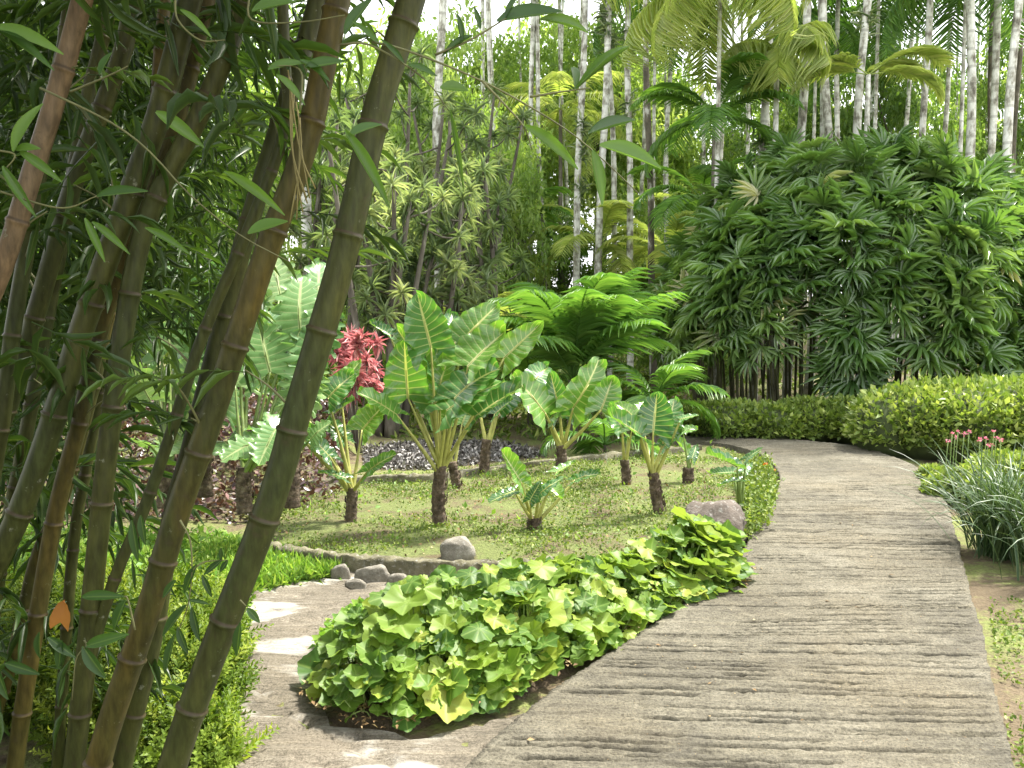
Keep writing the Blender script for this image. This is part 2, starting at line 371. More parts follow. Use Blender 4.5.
def concrete(name, dark, mid, pale, patches, warm, lines):
    m, nt, out = newmat(name); u, v, r = lfsep(nt)
    n1 = noise(nt, 1.3, 5, .6); n2 = noise(nt, 11, 8, .72); n3 = noise(nt, 90, 4, .8)
    col = ramp(nt, mth(nt, 'ADD', mth(nt, 'MULTIPLY', n1, .55), mth(nt, 'MULTIPLY', n2, .45)), [(.34, dark), (.5, mid), (.68, pale)])
    col = mixc(nt, ramp(nt, noise(nt, .9, 3), [(.5, (0, 0, 0)), (.7, (.55, .55, .55))]), col, warm)
    # streaks that run along the ribs
    cb = nd(nt, 'ShaderNodeCombineXYZ'); nt.links.new(mth(nt, 'MULTIPLY', u, 1.6), cb.inputs[0]); nt.links.new(mth(nt, 'MULTIPLY', v, 26.0), cb.inputs[1])
    n4 = noise(nt, 1.0, 5, .65, cb.outputs[0])
    col = mixc(nt, 1.0, col, ramp(nt, n4, [(.3, (.72, .71, .68)), (.5, (.97, .97, .97)), (.72, (1.22, 1.21, 1.17))]), 'MULTIPLY')
    col = mixc(nt, 1.0, col, ramp(nt, n3, [(.35, (.45, .44, .42)), (.55, (1.05, 1.05, 1.05)), (.7, (1.35, 1.35, 1.33))]), 'MULTIPLY')
    if patches:  # pale blotches of sun dapple painted into the base colour
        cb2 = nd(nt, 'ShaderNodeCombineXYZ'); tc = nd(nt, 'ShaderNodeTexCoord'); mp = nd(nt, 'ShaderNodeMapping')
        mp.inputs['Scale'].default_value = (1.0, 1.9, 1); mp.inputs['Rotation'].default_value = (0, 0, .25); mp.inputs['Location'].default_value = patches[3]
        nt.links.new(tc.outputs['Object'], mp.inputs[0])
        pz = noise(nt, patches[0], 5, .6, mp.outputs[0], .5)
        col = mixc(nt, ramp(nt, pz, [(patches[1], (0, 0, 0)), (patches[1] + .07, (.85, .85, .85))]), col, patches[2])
    b = nd(nt, 'ShaderNodeBsdfPrincipled'); nt.links.new(col, b.inputs['Base Color']); b.inputs['Roughness'].default_value = .92
    h = mth(nt, 'ADD', mth(nt, 'MULTIPLY', n2, .5), mth(nt, 'MULTIPLY', n3, .35))
    h = mth(nt, 'ADD', h, mth(nt, 'MULTIPLY', n4, lines))
    bp = nd(nt, 'ShaderNodeBump', i_Strength=1.0, i_Distance=.02); nt.links.new(h, bp.inputs['Height'])
    nt.links.new(bp.outputs[0], b.inputs['Normal']); nt.links.new(b.outputs[0], out.inputs[0]); return m
M['path'] = concrete('path', (.066, .060, .044), (.134, .122, .088), (.220, .204, .155), None, (.150, .126, .080), .5)
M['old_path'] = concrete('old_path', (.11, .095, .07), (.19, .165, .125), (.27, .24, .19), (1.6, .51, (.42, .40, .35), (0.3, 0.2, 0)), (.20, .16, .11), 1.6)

# ------------------------------------------------------------------ world + sun
SUN_EL, SUN_AZ = math.radians(61), math.radians(56)     # azimuth from +Y towards +X: high light from the right
w = bpy.data.worlds.new('World'); sc.world = w; w.use_nodes = True; nt = w.node_tree; nt.nodes.clear()
sky = nd(nt, 'ShaderNodeTexSky'); sky.sky_type = 'NISHITA'; sky.sun_disc = False
sky.sun_elevation = SUN_EL; sky.sun_rotation = SUN_AZ; sky.air_density = 1.0; sky.dust_density = 4.0; sky.ozone_density = 1.0
# a thin bright cloud cover over the Nishita sky
tc = nd(nt, 'ShaderNodeTexCoord'); n = nd(nt, 'ShaderNodeTexNoise'); n.inputs['Scale'].default_value = 3; n.inputs['Detail'].default_value = 6
nt.links.new(tc.outputs['Generated'], n.inputs['Vector'])
cl = mixc(nt, n.outputs['Fac'], (11.0, 11.2, 11.4), (16.0, 16.0, 15.8))
mx = mixc(nt, .72, sky.outputs[0], cl)
bg = nd(nt, 'ShaderNodeBackground'); nt.links.new(mx, bg.inputs[0]); bg.inputs[1].default_value = .10
o_ = nd(nt, 'ShaderNodeOutputWorld'); nt.links.new(bg.outputs[0], o_.inputs[0])
sd = bpy.data.lights.new('sun', 'SUN'); sd.energy = 4.8; sd.angle = math.radians(6); sd.color = (1, .95, .86)
so = bpy.data.objects.new('sun', sd); COL.objects.link(so)
sdir = Vector((math.sin(SUN_AZ) * math.cos(SUN_EL), math.cos(SUN_AZ) * math.cos(SUN_EL), math.sin(SUN_EL)))
so.rotation_euler = sdir.to_track_quat('Z', 'Y').to_euler(); so.location = (5, 5, 30)
sc.view_settings.view_transform = 'Standard'; sc.view_settings.look = 'None'; sc.view_settings.exposure = 1.4; sc.view_settings.gamma = 1
sc.view_settings.use_curve_mapping = False

sc.render.engine = 'CYCLES'
cy = sc.cycles; cy.max_bounces = 6; cy.diffuse_bounces = 4; cy.glossy_bounces = 2; cy.transmission_bounces = 4; cy.transparent_max_bounces = 4
cy.use_denoising = True; cy.caustics_reflective = False; cy.caustics_refractive = False

# ------------------------------------------------------------------ polygons on the ground
def gpoly(pix, z=0.0): return A([G(x, y, z)[:2] for x, y in pix])
def inside(poly, pts):
    x, y = pts[:, 0], pts[:, 1]; r = np.zeros(len(pts), bool); n = len(poly)
    for i in range(n):
        x1, y1 = poly[i]; x2, y2 = poly[(i + 1) % n]
        c = ((y1 > y) != (y2 > y)); xi = (x2 - x1) * (y - y1) / (y2 - y1 + 1e-12) + x1
        r ^= c & (x < xi)
    return r
def sample(poly, N, bias=None):
    lo, hi = poly.min(0), poly.max(0); out = []
    tot = 0
    while tot < N:
        p = rng.uniform(lo, hi, (N * 2, 2)); p = p[inside(poly, p)]; out.append(p); tot += len(p)
    return np.concatenate(out)[:N]
def densify(poly, step):
    out = []
    for i in range(len(poly)):
        a, b = poly[i], poly[(i + 1) % len(poly)]; n = max(1, int(np.linalg.norm(b - a) / step))
        out += [a + (b - a) * k / n for k in range(n)]
    return A(out)
def sheet(poly, zf, step, lfs=1.0):
    poly = densify(poly, step); lo, hi = poly.min(0), poly.max(0)
    gx, gy = np.meshgrid(np.arange(lo[0], hi[0], step), np.arange(lo[1], hi[1], step)); g = np.stack([gx.ravel(), gy.ravel()], 1)
    g = g[inside(poly, g)] + rng.uniform(-.2, .2, (1, 2)) * step
    g = g[inside(poly, g)]
    pts = [Vector(p) for p in poly] + [Vector(p) for p in g]; n = len(poly)
    vo, eo, fo, *_ = geometry.delaunay_2d_cdt(pts, [(i, (i + 1) % n) for i in range(n)], [], 1, 1e-5)
    v = A([tuple(p) for p in vo]); z = zf(v[:, 0], v[:, 1])
    mb = MB(); mb.add(np.column_stack([v, z]), [tuple(q) for q in fo], np.column_stack([v[:, 0] * lfs, v[:, 1] * lfs, z * 0]))
    return mb

# ------------------------------------------------------------------ SETTING: ground
mb = MB()
gx = np.sign(np.linspace(-1, 1, 181)) * np.abs(np.linspace(-1, 1, 181)) ** 2.2 * 160
gy = -12 + np.linspace(0, 1, 230) ** 2.0 * 260
X, Yg = np.meshgrid(gx, gy); Z = ground_z(X, Yg) - 0.004
k = len(gx)
mb.add(np.stack([X, Yg, Z], -1), [(i * k + j, i * k + j + 1, (i + 1) * k + j + 1, (i + 1) * k + j) for i in range(len(gy) - 1) for j in range(k - 1)])
tag(mk('ground', mb, M['ground']), kind='structure')

# raised planting bed of the elephant ears, between the two kerbs and the ribbed path
LOWK = [(262, 541), (300, 548), (345, 554), (400, 558), (452, 561), (505, 561), (560, 557)]
UPK = [(250, 486), (300, 481), (377, 475), (431, 474), (469, 469), (555, 459), (630, 451), (700, 445)]
bedpix = LOWK + [(640, 560), (700, 552), (735, 545), (752, 533), (764, 512), (774, 490), (766, 472), (748, 458), (722, 448)] + UPK[::-1]
bed_poly = gpoly(bedpix, .1)
def bed_z(x, y):
    z = np.full(np.shape(x), .10)
    return z + A([.035 * mnoise.noise((a * 1.3, b * 1.3, 0)) + .018 * mnoise.noise((a * 6, b * 6, 3)) for a, b in zip(x, y)])
tag(mk('planting_bed_ground', sheet(bed_poly, bed_z, .14), M['bed']), kind='structure')

# main ribbed path: left edge and right edge from near to far, paired
Lp = [(455, 800), (482, 768), (530, 722), (592, 678), (650, 640), (703, 600), (738, 568), (752, 540), (768, 512), (779, 490), (776, 474), (760, 460), (735, 451), (705, 447), (672, 444.5), (640, 443)]
Rp = [(1030, 830), (1016, 785), (1002, 735), (990, 690), (980, 640), (969, 600), (962, 572), (955, 540), (946, 512), (935, 490), (918, 474), (892, 462), (852, 451), (790, 444), (725, 440.5), (672, 438.5)]
L3 = spline([G(*p) for p in Lp], 400)[:, :2]; R3 = spline([G(*p) for p in Rp], 400)[:, :2]
# extend towards and past the camera
def ext(a, n=40, d=3.2):
    t = nrm(a[0] - a[6]); t = nrm(t * A([.55, 1])); return np.vstack([a[0] + t * d * (1 - np.arange(n) / n)[:, None], a])
L3 = ext(L3); R3 = ext(R3)
Cn = (L3 + R3) / 2; arc = np.concatenate([[0], np.cumsum(np.linalg.norm(np.diff(Cn, axis=0), axis=1))])
tt = np.concatenate([np.arange(0, 2.5, .05), np.arange(2.5, 7.0, .0062), np.arange(7.0, 9.5, .011), np.arange(9.5, arc[-1], .03)])
Lx = np.stack([np.interp(tt, arc, L3[:, i]) for i in (0, 1)], 1); Rx = np.stack([np.interp(tt, arc, R3[:, i]) for i in (0, 1)], 1)
nv = 71; vv = np.linspace(0, 1, nv)
grooves = []; s = 0.0
while s < arc[-1]:
    s += rng.uniform(.03, .078); lo, hi = 0.0, 1.0
    q = rng.random()
    if q < .35: lo = rng.uniform(.2, .75)
    elif q < .55: hi = rng.uniform(.3, .8)
    elif q < .75: lo = rng.uniform(0, .4); hi = lo + rng.uniform(.25, .6)
    grooves.append((s, lo, hi, rng.uniform(.35, 1.0), rng.uniform(.007, .014), rng.random() * 100, rng.uniform(-.02, .02)))
TT, VV = np.meshgrid(tt, vv, indexing='ij')
base_n = A([[mnoise.noise((t * .9, v * 3.0, 5)) for v in vv] for t in tt])
Zp = .068 + .012 * base_n + .003 * rng.normal(size=base_n.shape)
wav = A([[mnoise.noise((t * 2.2, v * 5.0, 1)) * .007 + mnoise.noise((t * 4, v * 22.0, 9)) * .004 for v in vv] for t in tt])
brk = A([[mnoise.noise((t * 9, v * 7.0, 21)) for v in vv] for t in tt])
for (s, lo, hi, d, wd, ph, sl) in grooves:
    i0 = np.searchsorted(tt, s - .10); i1 = np.searchsorted(tt, s + .10)
    if i1 <= i0: continue
    t_ = TT[i0:i1] + wav[i0:i1] + sl * (VV[i0:i1] - .5); v_ = VV[i0:i1]
    g = np.exp(-(np.abs(t_ - s) / wd) ** 4)
    gate = sm((v_ - lo) / .05 + (lo <= 0)) * (1 - sm((v_ - hi) / .05 + .5) * (hi < 1))
    gate = gate * sm((v_ - .012) / .03) * sm((.985 - v_) / .03) * np.clip(.85 + brk[i0:i1] * 2.0, .1, 1)
    Zp[i0:i1] -= .075 * d * g * gate
V3 = np.zeros((len(tt), nv, 3)); V3[..., :2] = Lx[:, None] * (1 - vv)[None, :, None] + Rx[:, None] * vv[None, :, None]
edge_j = A([[.02 * mnoise.noise((t * 3, s_, 2)) + .012 * mnoise.noise((t * 11, s_, 2)) for s_ in (0, 50)] for t in tt])
V3[:, 0, 0] += edge_j[:, 0]; V3[:, -1, 0] += edge_j[:, 1]
V3[..., 2] = Zp
wid = np.linalg.norm(Rx - Lx, axis=1)
lfp = np.zeros_like(V3); lfp[..., 0] = VV * wid[:, None]; lfp[..., 1] = TT + wav
# skirts down into the soil on both sides
sk = [V3[:, :1] * A([1, 1, 0]) + A([0, 0, -.03]), V3, V3[:, -1:] * A([1, 1, 0]) + A([0, 0, -.03])]
V3 = np.concatenate(sk, 1); lfp = np.concatenate([lfp[:, :1], lfp, lfp[:, -1:]], 1); k = nv + 2
mb = MB(); mb.add(V3, [(i * k + j, i * k + j + 1, (i + 1) * k + j + 1, (i + 1) * k + j) for i in range(len(tt) - 1) for j in range(k - 1)], lfp)
tag(mk('ribbed_path', mb, M['path']), kind='structure')

# old worn side path on the left, its sun dapples painted in as pale patches
op = [(232, 900), (236, 768), (236, 700), (238, 640), (246, 600), (285, 586), (335, 579), (345, 571), (400, 575), (470, 578), (540, 575), (560, 590), (500, 600), (420, 612), (340, 640), (318, 690), (330, 730), (420, 742), (505, 722), (540, 716), (500, 760), (470, 800), (430, 900)]
old_poly = gpoly(op)
def old_z(x, y):
    r = []
    for a, b in zip(x, y):
        z = .022 + .016 * mnoise.noise((a * 1.6, b * 1.6, 4)) + .010 * mnoise.noise((a * 3, b * 17 + a * 3, 4))
        c = mnoise.noise((a * 2.0, b * 7.5 + a * 1.5, 14)); z -= .022 * math.exp(-(c / .06) ** 2)
        r.append(z)
    return A(r)
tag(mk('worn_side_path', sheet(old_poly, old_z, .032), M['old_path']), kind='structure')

# kerbs: rough cast edging as one thing each
def kerb(pix, z, h, wd, label, seed):
    pts = spline([G(x, y, z) for x, y in pix], 70); n = len(pts); tg = nrm(np.gradient(pts[:, :2], axis=0)); nn = np.stack([-tg[:, 1], tg[:, 0]], 1)
    mb = MB(); V = []; 
    prof = [(-wd, -h), (-wd, -.012), (-wd * .7, 0), (wd * .7, 0), (wd, -.012), (wd, -h)]
    for i, p in enumerate(pts):
        for j, (a, b) in enumerate(prof):
            q = mnoise.noise((i * .45, j * 1.7, seed)); r = mnoise.noise((i * .9, j * 2.3, seed + 9))
            V.append((p[0] + nn[i, 0] * (a + q * .03), p[1] + nn[i, 1] * (a + q * .03), z + b + r * .03))
    k = len(prof)
    mb.add(V, [(i * k + j, i * k + j + 1, (i + 1) * k + j + 1, (i + 1) * k + j) for i in range(n - 1) for j in range(k - 1)] + [tuple(range(k)), tuple((n - 1) * k + j for j in range(k))[::-1]])
    return tag(mk('kerb', mb, M['kerb'], org=pts[n // 2] * A([1, 1, 0])), label, 'kerb', 'stone kerbs of the planting bed')
kerb(LOWK, .115, .15, .04, 'weathered low stone kerb holding the near side of the bed above the small rocks', 3)
kerb(UPK, .16, .18, .04, 'thin curving stone kerb behind the elephant ear plants at the far side of the bed', 8)

# ------------------------------------------------------------------ rocks
def rock(name, px, py, wpx, hpx, z, mat, label, seed, dep=.8, group=None):
    b = G(px, py, z); Y = b[1]; sx = wpx * Y / F / 2; sz = hpx * Y / F
    mb = MB(); n1, n2 = 18, 28; V = []
    for i in range(n1 + 1):
        th = math.pi * i / n1
        for j in range(n2):
            ph = 2 * math.pi * j / n2; d = A([math.sin(th) * math.cos(ph), math.sin(th) * math.sin(ph), math.cos(th)])
            r = 1 + .22 * mnoise.noise(Vector(d * 1.3 + seed)) + .08 * mnoise.noise(Vector(d * 4 + seed)) + .03 * mnoise.noise(Vector(d * 11 + seed))
            q = np.sign(d) * np.abs(d) ** .8 * r
            V.append((b[0] + q[0] * sx, b[1] + sx * dep + q[1] * sx * dep, z + q[2] * sz * .72 + sz * .22))
    f = [(i * n2 + j, i * n2 + (j + 1) % n2, (i + 1) * n2 + (j + 1) % n2, (i + 1) * n2 + j) for i in range(n1) for j in range(n2)]
    mb.add(V, f); return tag(mk(name, mb, mat, org=A([b[0], b[1] + sx * dep, z])), label, 'rock', group)
rock('boulder', 722, 552, 66, 50, .0, M['boulder'], 'large smooth brown boulder between the leafy patch and the ribbed path', 2.2)
rock('rock', 456, 559, 34, 20, .12, M['stone_pale'], 'squarish pale speckled rock sitting on top of the near kerb', 7.1)
RK = [(372, 579, 34, 17, 'grey rounded rock with a dark hollow, largest of the small rocks below the kerb'),
      (340, 574, 20, 14, 'whitish rounded rock at the left end of the row below the kerb'),
      (398, 582, 26, 13, 'low grey rock just right of the largest rock below the kerb'),
      (424, 583, 20, 10, 'small flat rock under the square rock, second from the right in the row'),
      (446, 584, 16, 9, 'smallest rock of the row, partly behind the big round leaves'),
      (355, 583, 22, 8, 'flat brown rock in front of the whitish rounded one')]
for i, (x, y, w_, h_, lb) in enumerate(RK): rock('rock', x, y + 7, w_, h_ + 3, 0, M['stone_pale'], lb, 11.3 + i * 3.7, dep=.35, group='small rocks below the near kerb')

# ------------------------------------------------------------------ elephant ears
EAR = [ear_leaf(c, b, seed=i, wav=w_) for i, (c, b, w_) in enumerate([(.10, .14, .030), (.18, .05, .034), (.06, .24, .036), (.22, .1, .03), (.14, .32, .03)])]
EAR_LOBED = [ear_leaf(c, b, seed=i + 20, lobed=.42, nv=44, wav=.016) for i, (c, b) in enumerate([(.05, .2), (.1, .12), (.02, .3)])]
LEAFCOUNT = [0]
def ear_plant(label, base, top, leaves, Y=None, rtr=.05, gw=1.0, z=.1, stalk='stalk', mat='ear', name='elephant_ear_plant', group='elephant ear plants', stalk_r=.0095, tm=None):
    b = G(base[0], base[1], z); Y = b[1] if Y is None else Y
    root = thing(name, b, label, 'plant', group); tp = P(top[0], top[1], b[1])
    mb = MB()
    if top[1] < base[1] - 3:
        pts = spline([b - A([0, 0, .05]), b * .5 + tp * .5 + A([rng.uniform(-.02, .02), 0, 0]), tp + A([0, 0, .02])], 26)
        rad = rtr * (1.08 + .1 * np.sin(np.arange(26) * 2.4) + rng.uniform(-.06, .06, 26)) * np.linspace(1.1, .9, 26)
        tube(mb, pts, rad, 14); 
        # old leaf scars and fibres standing off the stem
        N = int(60 * np.linalg.norm(tp - b) / .3); t = rng.random(N); an = rng.random(N) * 6.283
        c = b[None] * (1 - t[:, None]) + tp[None] * t[:, None]; o = np.stack([np.cos(an), np.sin(an), an * 0], 1)
        mb.scatter(T_SMALL2, frames(o * .35 + A([0, 0, 1]), o) * A([.03, .05, .03]), c + o * rtr * .95)
        mk('trunk', mb, M['ear_trunk'], root)
    for li, (bx, by, tx, ty, wpx, dy, face) in enumerate(leaves):
        yo = dy[0] if isinstance(dy, tuple) else rng.uniform(-.12, .12); dt = dy[1] if isinstance(dy, tuple) else dy
        B = P(bx, by, b[1] + yo); T = P(tx, ty, b[1] + yo + dt); L = np.linalg.norm(T - B)
        n0 = {'c': A([0, -1, .45]), 'u': A([.0, -.45, 1]), 'b': A([0, 1, .5]), 'r': A([.9, -.7, .5]), 'l': A([-.9, -.7, .5])}[face] + rng.uniform(-.2, .2, 3)
        Fm = frames((T - B)[None], n0[None]); wd = wpx * b[1] / F * 1.14 * gw
        tmp = (tm or EAR)[LEAFCOUNT[0] % len(tm or EAR)]; LEAFCOUNT[0] += 1
        mb = MB(); mb.scatter(tmp, Fm * A([wd, L, (wd + L) / 2]), B[None])
        lo = mk('leaf', mb, M[mat], root)
        m1 = MB(); s0 = tp + A([rng.uniform(-.02, .02), rng.uniform(-.02, .02), 0]); d0 = B - s0
        mid = s0 + d0 * .5 + A([d0[0] * rng.uniform(-.02, .06), 0, -.01])
        r0 = stalk_r * (1.5 if np.linalg.norm(d0) > .2 else 1)
        pts = spline([s0 - A([0, 0, .03]), mid, B - (T - B) * .0], 16); 
        tube(m1, pts, np.linspace(r0 * 1.25, r0 * .45, 16), 8)
        tube(m1, spline([B, B + (T - B) * .5 - Fm[0][:, 2] * .0, ], 4) - Fm[0][:, 2] * .004, np.linspace(r0 * .45, r0 * .2, 4), 6)
        mk('leaf_stalk', m1, M[stalk], lo)
    return root
ear_plant('largest elephant ear plant, many corrugated leaves on a dark bristly trunk', (440, 527), (441, 468), [
    (431, 347, 417, 294, 46, .10, 'c'), (408, 398, 404, 342, 46, -.05, 'c'), (427, 378, 398, 326, 40, (.1, .1), 'c'),
    (468, 366, 504, 328, 50, (-.02, .15), 'u'), (455, 398, 492, 358, 46, (-.15, .12), 'u'), (461, 342, 496, 304, 42, (.15, .1), 'c'),
    (504, 358, 540, 324, 32, (.1, .1), 'c'), (447, 410, 500, 374, 40, (-.2, .05), 'l'), (476, 416, 520, 384, 34, (-.1, .1), 'u'),
    (455, 340, 451, 309, 28, (.2, .1), 'c'), (396, 414, 361, 389, 28, (-.1, -.1), 'u'), (440, 385, 425, 345, 34, (.1, .15), 'r'),
    (430, 412, 418, 398, 22, (.05, 0), 'u'), (390, 335, 370, 322, 16, (.2, 0), 'u'), (436, 400, 447, 352, 30, (.05, .05), 'c')], rtr=.044)
ear_plant('elephant ear plant with four tall pointed leaves right of the largest one, dark short trunk', (561, 470), (561, 447), [
    (545, 413, 516, 373, 38, (-.1, 0), 'u'), (560, 414, 551, 374, 24, .1, 'c'), (573, 408, 605, 362, 38, (-.05, .1), 'r'),
    (601, 410, 613, 378, 32, .1, 'c'), (535, 380, 549, 362, 28, (.2, .2), 'c'), (548, 420, 560, 408, 18, .0, 'u')], rtr=.05, stalk_r=.014)
ear_plant('elephant ear plant with one broad upright leaf nearest to the boulder, leaning trunk', (661, 514), (653, 475), [
    (653, 432, 657, 394, 38, (-.05, .05), 'c'), (668, 428, 675, 397, 28, (0, .1), 'c'), (640, 434, 607, 412, 24, (-.1, -.1), 'u'),
    (634, 417, 617, 401, 20, .0, 'c'), (681, 419, 698, 414, 12, 0, 'u'), (664, 446, 684, 430, 18, .0, 'u'), (640, 410, 650, 400, 18, (.2, .1), 'c')], rtr=.038)
ear_plant('thin elephant ear plant on a slim dark stem just left of the leaning trunk', (627, 484), (625, 462), [
    (622, 428, 610, 404, 22, .1, 'c'), (632, 430, 643, 408, 20, .1, 'c'), (628, 436, 616, 425, 14, -.1, 'u')], rtr=.04)
ear_plant('small elephant ear with silvery leaves growing low in the bed behind the leafy patch', (534, 528), (534, 520), [
    (521, 482, 502, 450, 20, (-.1, -.05), 'u'), (539, 494, 563, 474, 15, (-.1, 0), 'u'), (550, 486, 562, 498, 18, (0, -.1), 'u'),
    (575, 480, 598, 469, 15, (.1, 0), 'u'), (514, 491, 489, 500, 14, (-.1, -.1), 'u'), (557, 472, 575, 462, 14, (.1, .1), 'u'), (530, 500, 540, 482, 12, 0, 'c')], stalk_r=.009)
ear_plant('small elephant ear with floppy leaves beside the bend in the ribbed path', (739, 516), (739, 507), [
    (737, 466, 707, 451, 17, (-.1, -.1), 'u'), (740, 480, 718, 482, 12, (-.1, 0), 'u'), (746, 459, 762, 447, 8, 0, 'u'), (733, 472, 711, 473, 11, (.1, 0), 'u'), (743, 472, 752, 462, 10, .1, 'c')], stalk_r=.008, stalk='stalk_green')
ear_plant('young elephant ear with one narrow hanging leaf right of the leaning trunk', (688, 483), (688, 470), [
    (689, 456, 675, 437, 17, -.05, 'u'), (683, 431, 697, 426, 12, 0, 'u'), (692, 458, 697, 445, 10, .1, 'c')], stalk_r=.008, stalk='stalk_green')
ear_plant('elephant ear half hidden behind the largest one, yellow stalks on a bare stem', (484, 474), (487, 441), [
    (500, 404, 522, 386, 28, (.1, .1), 'c'), (478, 402, 470, 380, 24, (.1, .1), 'c'), (495, 414, 512, 398, 18, 0, 'u')], rtr=.045, stalk_r=.013)
ear_plant('elephant ear beside the rightmost bamboo culm with yellowing low leaves', (350, 522), (352, 490), [
    (328, 398, 352, 370, 28, (0, .1), 'c'), (340, 388, 359, 360, 24, (.2, .1), 'c'), (332, 414, 354, 399, 22, 0, 'u'), (291, 393, 288, 349, 28, (.3, .1), 'c'),
    (264, 394, 235, 371, 18, (.1, -.1), 'u'), (367, 472, 392, 451, 15, (-.2, 0), 'u'), (330, 457, 306, 430, 20, (-.1, 0), 'u'), (318, 444, 302, 420, 18, (.1, 0), 'c'),
    (345, 440, 330, 418, 26, (.1, 0), 'u'), (362, 430, 385, 402, 30, (.2, .1), 'c'), (345, 478, 320, 468, 14, (-.1, 0), 'u')], rtr=.04)
ear_plant('elephant ear stump with a dark curved trunk directly behind the largest one', (458, 488), (452, 464), [
    (440, 420, 432, 396, 24, (.1, .1), 'c'), (462, 424, 470, 404, 22, (.1, .1), 'c')], rtr=.04)

# big pale split-leaf plants behind the bamboo
for lb, base, top, lv in [
    ('pale split leaf philodendron glowing between the middle bamboo culms, widest leaves', (245, 505), (245, 470), [(300, 330, 296, 268, 60, (.4, .2), 'c'), (270, 372, 258, 318, 56, (0, .1), 'u'), (308, 360, 322, 300, 46, (.3, .2), 'c'), (285, 345, 262, 300, 50, (.5, .3), 'c'), (240, 330, 226, 282, 50, (.6, .2), 'c'), (250, 300, 240, 250, 54, (.8, .3), 'c'), (318, 310, 318, 255, 50, (.9, .2), 'c'), (280, 295, 272, 246, 50, (1.0, .3), 'c'), (300, 395, 312, 350, 46, (.2, .1), 'u'), (235, 385, 222, 340, 44, (.2, .2), 'c'), (262, 440, 222, 452, 40, (-.2, -.2), 'u'), (275, 430, 258, 462, 36, (-.3, -.2), 'u'), (290, 440, 270, 410, 32, (0, 0), 'u')]),
    ('pale split leaf philodendron left of the double culm, upright arrow shaped leaf', (165, 500), (168, 462), [(170, 350, 163, 292, 56, (.3, .2), 'c'), (195, 335, 208, 288, 46, (.4, .2), 'c'), (150, 330, 138, 285, 50, (.5, .2), 'c'), (185, 380, 196, 345, 40, (.1, 0), 'u'), (150, 400, 128, 362, 40, (0, 0), 'c'), (150, 445, 122, 430, 34, (-.2, -.2), 'u'), (178, 300, 172, 255, 50, (.7, .2), 'c'), (208, 310, 215, 262, 48, (.9, .2), 'c'), (205, 375, 214, 335, 44, (.3, .2), 'c'), (140, 290, 134, 246, 48, (.9, .2), 'c'), (160, 325, 140, 300, 44, (.4, .1), 'l')]),
    ('pale split leaf philodendron at the far left behind the thickest culms', (90, 500), (92, 450), [(80, 350, 70, 300, 50, (.3, .2), 'c'), (110, 340, 120, 298, 46, (.4, .2), 'c'), (60, 390, 40, 350, 46, (.2, .1), 'c'), (110, 400, 124, 372, 40, (0, 0), 'u'), (30, 370, 15, 330, 44, (.5, .1), 'c')]),
    ('pale split leaf philodendron crowding the gap between the grey green culm and the touching pair', (205, 490), (206, 440), [(200, 420, 186, 380, 50, (-.1, .1), 'c'), (222, 410, 236, 368, 48, (0, .2), 'r'), (190, 360, 176, 318, 54, (.1, .2), 'l'), (226, 350, 240, 306, 54, (.2, .2), 'c'), (206, 330, 202, 284, 54, (.3, .2), 'c'), (180, 440, 156, 452, 42, (-.3, -.2), 'u'), (226, 442, 248, 458, 42, (-.3, -.2), 'u')]),
    ('pale split leaf philodendron just left of the rightmost culm, beside the yellowing elephant ear', (292, 500), (292, 455), [(292, 430, 280, 396, 44, (-.1, .1), 'l'), (300, 400, 318, 362, 46, (0, .2), 'c'), (318, 340, 330, 298, 48, (.3, .2), 'c'), (280, 440, 256, 420, 40, (-.2, -.1), 'u'), (310, 440, 326, 420, 36, (-.1, 0), 'u')])]:
    ear_plant(lb, base, top, lv, z=.35, mat='ear_pale', stalk='stalk_green', name='split_leaf_philodendron', group='split leaf philodendrons', tm=EAR_LOBED, rtr=.05, gw=1.1)

# ------------------------------------------------------------------ palms
def frond(mb, base, az, el, L, nl=30, ll=.45, droop=1.0, vee=.35, hang=.5, wid=.03, start=.18, stem_r=.012, rnd=None):
    """arching pinnate frond"""
    h = A([math.cos(az), math.sin(az), 0.0]); n = 20; p = A(base, float); pts = [p.copy()]; e = el
    for i in range(n):
        e -= droop / n * (.5 + 1.1 * i / n); p = p + (h * math.cos(e) + A([0, 0, math.sin(e)])) * L / n; pts.append(p.copy())
    pts = A(pts); tube(mb, pts, np.linspace(stem_r, stem_r * .2, n + 1), 5, rnd=.55 if rnd is None else rnd)
    t = np.linspace(start, .99, nl); pos = np.stack([np.interp(t * n, np.arange(n + 1), pts[:, i]) for i in range(3)], 1)
    tg = nrm(np.stack([np.interp(t * n, np.arange(n + 1), np.gradient(pts[:, i])) for i in range(3)], 1))
    side = nrm(np.cross(tg, A([0, 0, 1.0])) + 1e-6); up = np.cross(side, tg)
    for sg in (-1, 1):
        lp = np.sin(np.pi * np.clip((t - start) / (1 - start) * .86 + .10, 0, 1)) ** .6
        d = nrm(side * sg + tg * (.55 + .6 * t)[:, None] + up * vee + rng.normal(0, .06, (nl, 3)))
        n_ = nrm(up - side * sg * .3 + rng.normal(0, .12, (nl, 3)))
        Ls = ll * lp * rng.uniform(.9, 1.08, nl)
        Fm = frames(d, n_)
        r = np.clip((rng.random(nl) * .5 + (.3 if rnd is None else rnd * .6)), 0, 1)
        mb.scatter(strap(3, hang, .25, grassy), Fm * np.stack([np.full(nl, wid) * (.6 + .6 * lp), Ls, Ls], -1)[:, None, :], pos, r)
